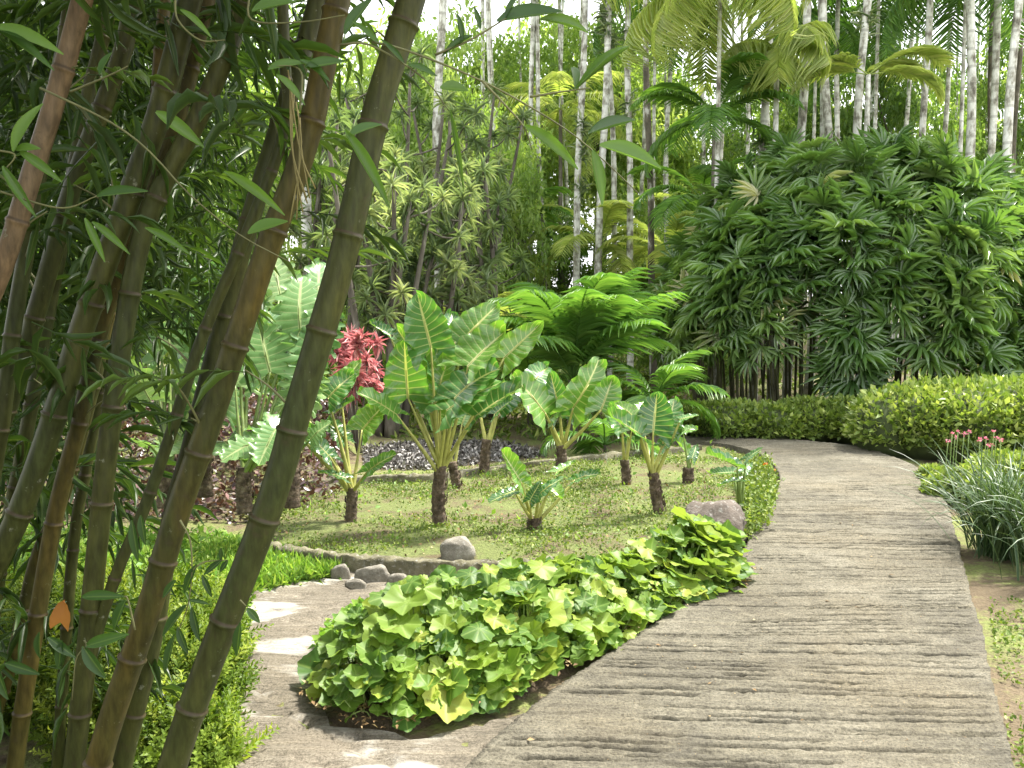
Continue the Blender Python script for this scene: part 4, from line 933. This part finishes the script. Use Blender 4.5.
weeds('bed_litter', bed_poly, 1600, .015, .04, bed_z, M['litter'], 'dry leaf bits lying between the weeds of the planting bed', 'litter', hgt=.02, up=0, nrmup=3)
weeds('bed_seedlings', bed_poly, 420, .03, .07, bed_z, M['weed_bright'], 'scattered brighter seedlings between the elephant ears', hgt=.03, clump=1.5)
pr = gpoly([(745, 540), (770, 528), (778, 495), (770, 470), (750, 465), (735, 490), (742, 520)], .1)
weeds('edge_weeds', pr, 4200, .02, .05, bed_z, M['weed'], 'low bushy weeds along the bed edge by the path bend', hgt=.16)
pr = gpoly([(200, 575), (240, 600), (300, 585), (342, 578), (330, 565), (262, 552), (215, 550)])
weeds('grass', pr, 9000, .05, .13, lambda x, y: x * 0, M['weed_bright'], 'bright fresh green grass beside the start of the side path', 'grass', up=1.2, hgt=.02, ratio=.14)
pr = gpoly([(-60, 540), (-60, 640), (30, 720), (240, 700), (250, 600), (300, 570), (262, 548), (225, 540), (120, 534), (40, 530)])
weeds('bright_ground_cover', pr, 15000, .03, .07, lambda x, y: x * 0, M['weed_bright'], 'carpet of small bright green leaves behind the bamboo culms', 'ground cover', hgt=.09, up=.4)
pr = A([[-7, 7.0], [-1.7, 6.75], [-1.5, 7.6], [-1.75, 8.8], [-2.2, 11.5], [-8, 11.5]])
weeds('dark_ground_cover', pr, 26000, .04, .09, ground_z, M['dark_cover'], 'glossy purple brown ground cover on the bank behind the bamboo', 'ground cover', hgt=.22, up=.3)
pr = gpoly([(365, 470), (430, 470), (470, 465), (550, 456), (500, 444), (430, 442), (360, 450)])
weeds('grey_mulch', pr, 9000, .03, .07, lambda x, y: x * 0 + .0, M['mulch'], 'grey flaky mulch behind the far kerb', 'mulch', hgt=.06, up=0, nrmup=.8)
pr = gpoly([(988, 600), (1040, 600), (1080, 768), (1012, 768), (1000, 700)])
weeds('verge_weeds', pr, 2200, .008, .03, lambda x, y: x * 0, M['weed'], 'sparse moss and weeds on the soil right of the path', hgt=.02, clump=3.0)
pr = A([[-3, 11.6], [2.2, 11.6], [2.5, 13], [6, 22], [10, 34], [-12, 34], [-5, 14]])
weeds('far_grass', pr, 26000, .07, .2, ground_z, M['weed'], 'rough grass and seedlings on the slope under the palms', 'grass', hgt=.06, up=.8, ratio=.3)
pr = A([[4, 17], [14, 17], [30, 40], [8, 40]])
weeds('shade_grass', pr, 8000, .1, .3, ground_z, M['weed'], 'rough grass behind the fan palm clump', 'grass', hgt=.1, up=.8, ratio=.3)

# litter on the path
q = np.stack([rng.uniform(-.3, 2.8, 1500), rng.uniform(2.8, 11, 1500)], 1); pp = np.vstack([L3[20:], R3[20:][::-1]]); q = q[inside(pp, q)]; n = len(q); s = rng.uniform(.004, .011, n) * np.where(rng.random(n) < .06, 3, 1); mb = MB()
mb.scatter(T_SMALL2, frames(rdir(n) * A([1, 1, .1]), rdir(n, 4)) * np.stack([s * .5, s, s], -1)[:, None, :], np.column_stack([q, np.full(n, .074)]))
tag(mk('path_litter', mb, M['litter']), 'tiny fallen leaf bits scattered on the ribbed path', 'litter', kind='stuff')

# feathery yellow-green shrub at the foot of the bamboo
def feather(cs, label, nspr):
    cs = A(cs, float); root = thing('feathery_shrub', A([cs[0, 0], cs[0, 1], 0]), label, 'shrub', 'feathery shrubs at the foot of the bamboo'); mb = MB(); tw = MB()
    sp = MB(); nn = 26; t = np.linspace(.1, 1, nn); an = np.arange(nn) * 2.4
    sp.scatter(T_SMALL, frames(np.stack([np.cos(an) * .9, np.sin(an) * .9, np.full(nn, .9)], 1), np.stack([-np.cos(an), -np.sin(an), np.full(nn, 1.0)], 1)) * np.stack([.016 * (1.2 - t * .6), .05 * (1.15 - t * .7), .05 + t * 0], -1)[:, None, :], np.stack([t * 0, t * 0, t * .2], 1))
    SP = sp.tmpl()
    idx = rng.integers(0, len(cs), nspr); c = cs[idx]; d = rdir(nspr, .35); p = c[:, :3] + d * c[:, 3:] * (1 - np.abs(rng.normal(0, .13, nspr)))[:, None]; keep = p[:, 2] > 0; p = p[keep]; d = d[keep]; n = len(p)
    ax = nrm(d * .7 + A([0, 0, .9]) + rng.normal(0, .35, (n, 3))); Fm = frames(ax, rdir(n)); Fm = Fm[:, :, [0, 2, 1]] * A([1, -1, 1]); s = rng.uniform(.6, 1.15, n)
    mb.scatter(SP, Fm * s[:, None, None], p)
    mk('foliage', mb, M['feather'], root)
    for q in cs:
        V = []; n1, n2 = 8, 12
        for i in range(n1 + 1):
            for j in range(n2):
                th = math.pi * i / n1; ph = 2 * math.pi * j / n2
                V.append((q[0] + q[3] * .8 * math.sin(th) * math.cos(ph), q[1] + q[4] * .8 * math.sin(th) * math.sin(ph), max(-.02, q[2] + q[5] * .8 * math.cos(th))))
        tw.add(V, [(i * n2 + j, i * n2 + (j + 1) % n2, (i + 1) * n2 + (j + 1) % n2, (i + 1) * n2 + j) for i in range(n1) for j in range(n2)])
    mk('inner_hull', tw, M['hedge_core'], root)  # dark filler hull added under the sprigs, blocks the view through
def fl(px, py, Y, rx, rz): p = P(px, py, Y); return (p[0], Y, p[2], rx, rx, rz)
feather([fl(170, 700, 3.3, .2, .2), fl(185, 740, 3.2, .15, .2), fl(150, 665, 3.6, .26, .22), fl(185, 680, 3.7, .18, .18), fl(180, 790, 2.9, .18, .2), fl(180, 640, 3.9, .22, .16)], 'feathery yellow green shrub between the rightmost culms and the side path', 3000)
feather([fl(60, 690, 3.5, .3, .24), fl(20, 660, 3.8, .34, .28), fl(100, 640, 4.1, .3, .2), fl(-30, 700, 3.4, .3, .3), fl(110, 730, 3.2, .2, .22)], 'feathery green shrub in deep shade at the far left foot of the bamboo', 2600)

# ------------------------------------------------------------------ background trees
def crown_tmpl(seed, R, nb, nleaf, ls, mat):
    r = np.random.default_rng(seed); mb = MB(); c = r.normal(size=(nb, 3)); c = nrm(c) * (r.random((nb, 1)) ** .5) * A(R)
    c[:, 2] = c[:, 2]; rad = r.uniform(.16, .30, nb) * np.mean(R)
    n = nb * nleaf; idx = np.repeat(np.arange(nb), nleaf); d = nrm(r.normal(size=(n, 3))); p = c[idx] + d * (rad[idx] * r.random(n) ** .35)[:, None] * A([1.2, 1.2, .75])
    s = ls * r.uniform(.6, 1.4, n); u = nrm(r.normal(size=(n, 3)) + d * .5 + A([0, 0, -.3])); z = nrm(r.normal(size=(n, 3)) * .7 + A([0, 0, 1]))
    mb.scatter(T_SMALL2, frames(u, z) * np.stack([s * .45, s, s], -1)[:, None, :], p, np.clip(r.random(nb)[idx] * .6 + r.random(n) * .4, 0, 1))
    return mb.mesh('crown', mat)
CR = [crown_tmpl(1, (3.0, 2.4, 3.4), 66, 210, .19, M['tree_leaf']), crown_tmpl(2, (2.8, 2.4, 2.6), 62, 210, .18, M['tree_leaf']), crown_tmpl(3, (3.2, 2.6, 3.6), 62, 190, .2, M['tree_leaf_dark'])]
def tree(px, Y, pt, wpx, kind, label):
    b = gp(px, Y); H = P(px, pt, Y)[2] - b[2]; R = A([[3.0, 2.4, 3.4], [2.8, 2.4, 2.6], [3.2, 2.6, 3.6]][kind]); sx = wpx * Y / F / 2 / R[0]; sz = max(.5, min(1.5, H * .42 / R[2])) 
    root = thing('leafy_tree', b, label, 'tree', 'leafy trees behind the grove'); cz = H - R[2] * sz
    mb = MB(); tube(mb, spline([b - A([0, 0, .1]), b + A([.1, 0, cz * .5]), b + A([0, 0, cz + .3])], 10), np.linspace(.16, .08, 10), 8)
    for q in range(6):
        a = q * 1.05; e = b + A([math.cos(a) * R[0] * sx * .6, math.sin(a) * R[1] * sx * .6, cz + rng.uniform(-.3, .6) * R[2] * sz]); s0 = b + A([0, 0, cz * rng.uniform(.6, .95)])
        tube(mb, spline([s0, (s0 + e) / 2 + A([0, 0, -.15]), e], 6), np.linspace(.06, .02, 6), 5)
    mk('trunk', mb, M['grey_bark'], root)
    c = bpy.data.objects.new('crown', CR[kind]); COL.objects.link(c); c.parent = root; c.location = (0, 0, cz); c.scale = (sx, sx, sz); c.rotation_euler = (0, 0, px * .1)
for t_ in [
    (350, 24, 35, 160, 0, 'pale green leafy tree behind the rightmost bamboo culm'), (430, 26, 5, 170, 1, 'leafy tree whose top meets the sky above the dracaenas'),
    (520, 28, 20, 160, 0, 'leafy tree behind the first thin pale trunks'), (600, 30, 15, 160, 1, 'leafy tree behind the slim white trunks over the bushy palm'),
    (680, 32, 70, 130, 0, 'blue green leafy tree behind the slim dark blotched trunk'), (760, 27, 60, 150, 2, 'dark leafy tree behind the first bright trunks'),
    (850, 26, -20, 130, 2, 'dark leafy tree behind the touching pair of trunks'), (905, 25, 30, 120, 2, 'dark leafy tree behind the single pale trunk'), (1010, 26, -10, 120, 2, 'dark leafy tree at the right edge behind the leaning trunk'),
    (240, 22, 60, 150, 1, 'leafy tree far behind the middle bamboo culms'), (140, 20, 40, 160, 2, 'leafy tree far behind the left bamboo culms'), (30, 19, 0, 160, 2, 'dark leafy tree at the far left edge'),
    (470, 22, 190, 150, 1, 'low leafy tree behind the open thin dracaena'), (560, 23, 200, 130, 2, 'low leafy tree in the shade behind the bushy palm'), (650, 24, 185, 120, 1, 'low leafy tree behind the slim dark blotched trunk base'),
    (370, 20, 210, 130, 1, 'low leafy tree behind the dark dracaena stems'), (455, 23, 40, 150, 1, 'airy leafy tree filling the gap over the tall dracaenas'), (400, 28, 10, 170, 0, 'far pale tree seen just right of the rightmost bamboo culm top'), (545, 33, 5, 170, 1, 'far pale tree reaching the top edge among slim trunks'), (500, 20, 110, 120, 1, 'slender leafy tree beside the open thin dracaena'), (300, 30, 0, 170, 0, 'far tree seen through the tops of the touching culm pair'), (720, 21, 180, 110, 2, 'low leafy tree left behind the fan palm clump'), (640, 34, 20, 170, 1, 'tallest far tree beyond the slim trunks'), (960, 33, 60, 170, 1, 'far pale tree between trunks at the right'),
    (800, 34, 40, 170, 1, 'far pale tree between the bright trunks'), (490, 36, 60, 190, 0, 'far hazy green tree in the middle')]: tree(*t_)

# low understory on the slope
def shrub(px, Y, w_, h_, mat, label, n=2600, ls=.14):
    b = gp(px, Y); mb = MB(); d = rdir(n, .2); nz = A([mnoise.noise(Vector(q * 2.3 + px)) for q in d]); p = b + A([0, 0, h_ * .4]) + d * A([w_, w_ * .8, h_ * .6]) * (.65 + .35 * rng.random(n) + .35 * nz)[:, None]
    p = p[p[:, 2] > b[2]]; n = len(p); s = ls * rng.uniform(.6, 1.4, n); mb.scatter(T_SMALL2, frames(rdir(n, .2), rdir(n, 1.2)) * np.stack([s * .5, s, s], -1)[:, None, :], p)
    return tag(mk('shrub', mb, mat, org=b), label, 'shrub', 'shrubs on the slope')
for q in [(430, 16.5, 1.3, 1.4, 'tree_leaf', 'rounded light shrub behind the largest elephant ear'), (500, 19, 1.4, 1.5, 'tree_leaf_dark', 'dark shrub under the first pale trunks'),
          (620, 21, 1.3, 1.4, 'tree_leaf', 'light shrub behind the right side of the bushy palm'), (700, 20, 1.0, 1.2, 'tree_leaf_dark', 'dark shrub left of the fan palm clump base'),
          (330, 15.5, 1.4, 1.6, 'tree_leaf', 'light shrub behind the red cordyline'), (395, 19, 1.8, 2.2, 'tree_leaf', 'light shrub seen between the dark dracaena stems'), (455, 21, 1.9, 2.0, 'tree_leaf', 'broad light shrub on the slope under the open dracaena'), (540, 18, 1.2, 1.3, 'tree_leaf', 'light shrub seen left of the bushy dark green palm'), (250, 13.5, 1.6, 1.9, 'tree_leaf', 'light shrub behind the widest split leaf plant'),
          (150, 12.5, 1.6, 2.1, 'tree_leaf_dark', 'dark shrub behind the left split leaf plants'), (40, 12, 1.7, 2.4, 'tree_leaf_dark', 'dark shrub at the far left edge'), (560, 25, 1.6, 1.6, 'tree_leaf', 'far light shrub between the thin trunks')]:
    shrub(q[0], q[1], q[2], q[3], M[q[4]], q[5])

# ------------------------------------------------------------------ bamboo clump
# (pixel polyline from bottom to top, width px at the middle, depth, material, internode m, label)
CU = [([(172, 768), (267, 512), (299, 406), (343, 256), (377, 110), (411, 0)], 32, 2.15, 'culm_green', .27, 'rightmost thick olive bamboo culm leaning right across the picture'),
 ([(97, 768), (148, 612), (178, 512), (214, 410), (265, 256), (307, 140), (338, 0)], 28, 2.25, 'culm_warm', .30, 'thick bamboo culm with orange brown side, right half of the touching pair'),
 ([(122, 768), (152, 640), (172, 520), (196, 430), (240, 256), (272, 150), (305, 45), (318, 0)], 22, 2.5, 'culm_green', .30, 'dark bamboo culm behind the orange sided one, left half of the touching pair'),
 ([(70, 768), (92, 652), (118, 570), (143, 512), (172, 430), (203, 335), (250, 225), (286, 120), (283, 10)], 13, 2.4, 'culm_green', .26, 'thin bamboo culm that bends upright beside the touching pair at the top'),
 ([(72, 790), (86, 660), (98, 540), (113, 406), (137, 256), (160, 190), (197, 120), (228, 50), (246, 0)], 22, 2.4, 'culm_green', .31, 'grey green bamboo culm, nearly upright low down, second left of the touching pair'),
 ([(15, 768), (32, 650), (56, 512), (80, 420), (100, 330), (127, 256), (152, 190), (183, 100), (207, 0)], 18, 2.55, 'culm_warm', .29, 'yellowish bamboo culm left of the nearly upright grey green one'),
 ([(-45, 660), (20, 512), (58, 406), (80, 335), (108, 256), (132, 190), (160, 110), (190, 0)], 26, 2.4, 'culm_green', .33, 'thick dark bamboo culm third from the left at half height'),
 ([(-45, 400), (5, 260), (30, 180), (55, 100), (82, 0), (95, -60)], 22, 2.1, 'culm_brown', .36, 'bare pinkish brown bamboo culm in the top left corner'),
 ([(-20, 560), (2, 420), (13, 330), (30, 230), (46, 130), (64, 50), (75, -20)], 17, 2.5, 'culm_green', .3, 'slim bamboo culm close behind the pinkish brown one'),
 ([(-5, 600), (25, 440), (43, 340), (62, 240), (85, 110), (112, 0)], 15, 3.0, 'culm_green', .32, 'shaded bamboo culm deep behind the leaves at the left'),
 ([(-30, 790), (12, 660), (36, 560), (62, 500), (90, 400), (112, 300), (150, 150), (165, 0)], 14, 2.8, 'culm_warm', .28, 'thin shaded culm crossing behind the yellowish one'),
 ([(55, 800), (72, 560), (86, 470), (106, 370), (126, 290), (170, 150), (200, 20)], 12, 2.9, 'culm_green', .28, 'thinnest culm squeezed between the yellowish and the grey green ones'),
 ([(-60, 620), (-30, 500), (10, 400), (40, 300), (75, 180), (120, 60), (140, -20)], 20, 2.7, 'culm_green', .33, 'dark culm crossing behind the pinkish brown one at the left edge')]
# spray of bamboo leaves on a twig
def spray_tmpl(seed, nl=8):
    r = np.random.default_rng(seed); mb = MB(); pts = spline([(0, 0, 0), (0, .14, -.005), (.01, .28, -.05)], 6); tube(mb, pts, np.linspace(.0022, .001, 6), 3, cap=False, rnd=.5)
    t = np.linspace(.15, 1, nl); p = np.stack([np.interp(t * 5, np.arange(6), pts[:, i]) for i in range(3)], 1); sg = np.where(np.arange(nl) % 2, 1, -1)
    an = sg * np.linspace(1.0, .2, nl) + r.normal(0, .15, nl); d = np.stack([np.sin(an), np.cos(an), r.uniform(-.7, .0, nl)], 1); L = r.uniform(.09, .15, nl)
    mb.scatter(T_BAMB_S, frames(d, A([0, 0, 1.0]) + r.normal(0, .45, (nl, 3))) * np.stack([L * .135, L, L], -1)[:, None, :], p); return mb.tmpl()
SPR = [spray_tmpl(i) for i in range(5)]
culms = []
for i, (pix, wpx, Y, mat, inter, lb) in enumerate(CU):
    pts = [P(x, y, Y + .0 * k_) for k_, (x, y) in enumerate(pix)]
    d = pts[0] - pts[1]; d = d / abs(d[2]) 
    p0 = pts[0].copy(); foot = p0 + d * (p0[2] + .05) * A([.55, .55, 1]); 
    u = nrm(pts[-1] - pts[-2]); t1 = pts[-1] + u * 1.6; t2 = t1 + nrm(u + A([.25, -.05, -.1])) * 1.8
    ctrl = [foot] + ([(foot + p0) / 2 + A([.0, 0, 0])] if p0[2] > .8 else []) + pts + [t1, t2]
    raw = spline(ctrl, 260); L = np.concatenate([[0], np.cumsum(np.linalg.norm(np.diff(raw, axis=0), axis=1))])
    # sample densely around the nodes
    nodes = []; s = .12 + rng.random() * .1
    while s < L[-1]: nodes.append(s); s += inter * rng.uniform(.88, 1.1) * (1 if s < 3.2 else .9)
    ss = sorted(set([round(q, 5) for q in np.arange(0, L[-1], .05)] + [round(q + o, 5) for q in nodes for o in (-.016, -.009, -.005, -.002, .001, .004, .008, .016) if 0 < q + o < L[-1]])); ss = A(ss)
    cp = np.stack([np.interp(ss, L, raw[:, k_]) for k_ in range(3)], 1)
    R0 = .84 * wpx * Y / F / 2; rad = R0 * np.interp(ss, [0, L[-1] * .5, L[-1]], [1.12, 1.0, .55]); scar = np.zeros(len(ss))
    for q in nodes:
        dd = ss - q; rad = rad * (1 + .13 * np.exp(-((dd + .003) / .005) ** 2) + .04 * np.exp(-(dd / .02) ** 2) - .05 * np.exp(-((dd - .006) / .004) ** 2)); scar = np.maximum(scar, .95 * np.exp(-((dd - .003) / .0035) ** 2))
    root = thing('bamboo_culm', foot * A([1, 1, 0]), lb, 'bamboo', 'bamboo culms of the big clump')
    mb = MB(); tube(mb, cp, rad, 18, extra=scar); mk('stalk', mb, M[mat], root); culms.append((root, raw, L))
    # side twigs starting at nodes, out of which the leaves grow
for ci_b, (root, raw, L) in enumerate(culms):      # short side branches leaving the nodes
    for q in range(4):
        cand = [k_ for k_ in range(len(raw)) if 1.3 < raw[k_][2] < 3.1]
        if not cand: break
        p = raw[int(rng.choice(cand))]; a = rng.random() * 6.28; d = nrm(A([math.cos(a) * .8, math.sin(a) * .5, rng.uniform(.4, 1.0)])); Lb = rng.uniform(.06, .2)
        mb = MB(); e = p + d * Lb; tube(mb, spline([p, p + d * Lb * .5 + A([0, 0, .01]), e], 8), np.linspace(.0042, .0018, 8), 6); br = mk('branch', mb, M['twig'], root)
        m1 = MB(); m1.scatter(SPR[q], frames(nrm(d + A([0, 0, -.6]))[None], A([[0, 0, 1.0]])) * rng.uniform(.7, 1.0), e[None] - d * .01); mk('leaves', m1, M['bamboo_leaf'], br)
mbf = [MB() for _ in culms]
def put_sprays(n, fpx, fY, ci, updown=0.0, sc0=1.0):
    for _ in range(n):
        px, py = fpx(); Y = fY(); p = P(px, py, Y); 
        if p[2] < .25: continue
        k_ = ci(px); a = rng.random() * 6.28; d = A([math.cos(a), math.sin(a), rng.uniform(-.7, .25)]) ; s = rng.uniform(.8, 1.3) * sc0
        mbf[k_].scatter(SPR[rng.integers(0, 5)], frames(d[None], A([[0, 0, 1.0]]) + rng.normal(0, .35, (1, 3))) * s, p[None], None)
        # random tone per leaf
        Lz = mbf[k_].l[-1]; Lz[:, 2] = np.clip(rng.random() * .55 + rng.random(len(Lz) // 4 + 1).repeat(4)[:len(Lz)] * 0.0 + rng.random() * .3, 0, 1)
def px_left():
    while True:
        x = rng.uniform(-60, 340); y = rng.uniform(-60, 470); lim = np.interp(y, [-60, 60, 150, 250, 330, 470], [335, 300, 262, 190, 120, 60])
        if x < lim + rng.normal(0, 22) and rng.random() < np.interp(x, [-60, 120, 340], [1, .8, .35]): return x, y
ci = lambda px: int(np.clip(np.interp(px, [-60, 20, 60, 110, 160, 210, 260, 340], [8, 7, 9, 6, 5, 4, 2, 1]) + rng.integers(-1, 2), 0, 12))
put_sprays(1150, px_left, lambda: rng.uniform(3.1, 6.8), ci)
put_sprays(650, lambda: (rng.uniform(-80, 230), rng.uniform(-60, 330)), lambda: rng.uniform(3.3, 6.5), ci)
put_sprays(700, lambda: (rng.uniform(380, 900), rng.uniform(-1600, -420)), lambda: rng.uniform(1.6, 3.6), lambda px: int(rng.integers(0, 3)), sc0=1.1)  # unseen sprays added overhead on the right, shading the culms from the sun
put_sprays(22, px_left, lambda: rng.uniform(1.9, 2.8), ci)
# canopy overhead, above the picture: unseen leaves added to shade the culms
put_sprays(2300, lambda: (rng.uniform(-900, 380), rng.uniform(-1700, -100)), lambda: rng.uniform(1.7, 4.4), lambda px: int(rng.integers(0, 13)), sc0=1.15)
# unseen bamboo foliage added behind and left of the camera to keep light off the culms
mg = MB(); n = 1500; q = np.column_stack([rng.uniform(-4.5, -1.3, n), rng.uniform(-2.2, 1.6, n), rng.uniform(.3, 5.5, n)]); q = q[(q[:, 0] < -1.7) | (q[:, 1] < -.6)]
for k_ in range(5):
    m_ = np.arange(len(q)) % 5 == k_; a = rng.random(m_.sum()) * 6.28
    mg.scatter(SPR[k_], frames(np.stack([np.cos(a), np.sin(a), rng.uniform(-.6, .2, len(a))], 1), A([0, 0, 1.0]) + rng.normal(0, .3, (len(a), 3))) * 1.4, q[m_])
tag(mk('shade_foliage_mass', mg, M['bamboo_leaf'], org=(-3, 0, 0)), 'unseen bamboo foliage added beside the viewpoint to shade the culms', 'bamboo foliage', kind='stuff')
# low leaves at the left
put_sprays(60, lambda: (rng.uniform(-40, 130), rng.uniform(430, 700)), lambda: rng.uniform(2.6, 3.4), ci)
for (root, raw, L), m_ in zip(culms, mbf):
    if m_.n: mk('foliage', m_, M['bamboo_leaf'], root)

# individually seen twigs and leaves in front
def near_branch(ci_, twigs, leaves, Y):
    root = culms[ci_][0]; brs = []
    for tw in twigs:
        mb = MB(); tube(mb, spline([P(x, y, Y + dy) for x, y, dy in tw], 16), np.linspace(.0028, .0011, 16), 5)
        brs.append((spline([A([x, y, 0.0]) for x, y, dy in tw], 30), mk('twig', mb, M['twig'], root)))
    for (bx, by, tx, ty, w_, dy, rv) in leaves:
        br = min(brs, key=lambda q: np.linalg.norm(q[0][:, :2] - A([bx, by]), axis=1).min())[1]
        B = P(bx, by, Y); T = P(tx, ty, Y + dy); L_ = np.linalg.norm(T - B); n0 = A([rng.uniform(-.3, .3), -1, rng.uniform(.3, .8)])
        m1 = MB(); m1.scatter(strap(8, rng.uniform(-.05, .15), .3, lance), frames((T - B)[None], n0[None]) * A([w_ * Y / F * .95, L_, L_]), B[None], [rv]); mk('leaf', m1, M['bamboo_leaf_near'], br)
near_branch(0, [[(340, 45, 0), (367, 44, 0), (404, 64, 0), (430, 85, 0), (448, 110, 0)], [(372, 42, 0), (408, 51, 0), (482, 81, 0), (550, 119, .05), (591, 149, .05), (638, 193, .1)], [(435, 55, 0), (470, 40, 0), (500, 22, 0), (520, 10, 0)], [(482, 81, 0), (505, 105, 0), (524, 127, 0), (532, 150, 0)], [(530, 97, 0), (560, 92, 0), (590, 88, 0)]],
    [(497, 22, 562, 12, 20, 0, .25), (540, 20, 592, 28, 13, .05, .95), (524, 126, 580, 168, 14, 0, .85), (599, 146, 662, 168, 22, .05, .9), (592, 150, 601, 206, 14, 0, .8), (576, 90, 631, 41, 8, .1, .8), (588, 134, 634, 122, 14, .1, .3), (575, 92, 572, 60, 10, .1, .6),
     (440, 88, 469, 89, 18, 0, .85), (450, 110, 464, 192, 6, 0, .9), (408, 65, 437, 76, 9, 0, .5), (404, 64, 380, 40, 7, 0, .3), (344, 130, 390, 208, 13, 0, .8), (349, 137, 381, 121, 13, 0, .5), (462, 42, 458, 12, 7, 0, .2), (480, 30, 474, 5, 6, 0, .2), (505, 18, 520, -8, 7, 0, .3), (472, 36, 440, 55, 8, 0, .3), (380, 46, 352, 22, 8, 0, .6)], 1.75)
near_branch(5, [[(-5, 190, 0), (60, 208, 0), (97, 196, 0)], [(40, 88, 0), (110, 122, 0), (150, 152, 0), (190, 195, 0), (240, 235, 0), (290, 262, 0)], [(-5, 40, 0), (-20, 60, 0)], [(-5, 150, 0), (15, 155, 0), (5, 170, 0)], [(70, 92, 0), (110, 75, 0), (128, 66, 0)]],
    [(97, 197, 148, 191, 13, 0, .45), (156, 112, 204, 147, 15, 0, .95), (14, 152, 41, 102, 16, 0, .95), (-6, 28, 63, 53, 17, 0, .95), (0, 32, 54, 70, 12, 0, .5), (3, 166, 36, 217, 11, 0, .75), (15, 150, 40, 148, 12, 0, .8), (20, 152, 62, 182, 11, 0, .8), (224, 172, 285, 215, 12, 0, .95), (248, 234, 288, 222, 18, 0, .7), (100, 75, 112, 52, 12, 0, .3), (85, 218, 105, 262, 9, 0, .85), (92, 222, 130, 255, 9, 0, .8), (145, 228, 190, 252, 9, 0, .8)], 1.8)
near_branch(1, [[(250, -10, 0), (252, 20, 0), (300, 22, 0), (345, 15, 0)], [(300, 110, 0), (300, 70, 0), (268, 66, 0)], [(175, -5, 0), (178, 20, 0), (200, 40, 0), (225, 40, 0)]],
    [(252, 12, 296, 2, 18, 0, .7), (268, 70, 306, 62, 12, 0, .65), (305, 68, 345, 62, 14, 0, .5), (276, 75, 305, 105, 10, 0, .8), (180, 10, 212, 38, 8, 0, .95), (172, 2, 176, -16, 10, 0, .6), (345, 35, 372, -4, 14, 0, .4), (300, 60, 330, 82, 9, 0, .5)], 1.85)
near_branch(1, [[(180, 520, 0), (190, 540, 0), (192, 570, 0), (188, 605, 0), (178, 632, 0)], [(192, 570, 0), (205, 562, 0), (228, 560, 0)], [(135, 630, 0), (128, 600, 0), (124, 596, 0)], [(240, 600, 0), (246, 606, 0)], [(84, 640, 0), (86, 646, 0), (76, 660, 0), (72, 700, 0)]],
    [(197, 564, 182, 595, 9, 0, .1), (192, 607, 200, 641, 9, 0, .1), (187, 605, 164, 636, 11, 0, .1), (178, 627, 188, 654, 9, 0, .1), (175, 634, 166, 673, 9, 0, .1), (202, 575, 212, 598, 7, 0, .1), (247, 608, 260, 623, 9, 0, .4), (241, 622, 235, 658, 10, 0, .1), (176, 580, 163, 598, 8, 0, .1), (222, 560, 204, 575, 7, 0, .1), (228, 560, 220, 572, 6, 0, .1), (188, 600, 210, 604, 5, 0, .3), (221, 548, 221, 562, 5, 0, .1),
     (82, 597, 124, 596, 12, 0, .35), (126, 600, 112, 630, 12, 0, .1), (86, 646, 128, 634, 14, 0, .5), (83, 646, 105, 680, 14, 0, .15), (48, 637, 76, 658, 11, 0, .2), (5, 663, 40, 674, 12, 0, .15), (-8, 655, 8, 700, 14, 0, .15), (132, 520, 138, 562, 10, 0, .1), (141, 515, 145, 545, 9, 0, .1), (62, 640, 58, 670, 9, 0, .1), (40, 632, 38, 660, 9, 0, .1)], 2.05)
# dry sheath strands hanging beside the pair at the top
mb = MB()
for q in range(7): tube(mb, spline([P(288 + q * 2, 70 + q * 8, 2.15), P(296 + rng.uniform(-4, 6), 150, 2.12), P(rng.uniform(288, 318), rng.uniform(180, 235), 2.1)], 8), .0022, 4)
mk('dry_strands', mb, M['dry_sheath'], culms[3][0])
p = P(60, 612, 2.3); mb = MB(); mb.scatter(ear_leaf(.15, .2, 4, 8), frames(A([[.2, -.1, .9]]), A([[0.2, -1, .3]])) * .062, (p - A([0, 0, .03]))[None])
o = tag(mk('dead_leaf', mb, M['dead_leaf'], org=p), 'curled orange brown dead leaf caught among the culms at lower left', 'leaf')
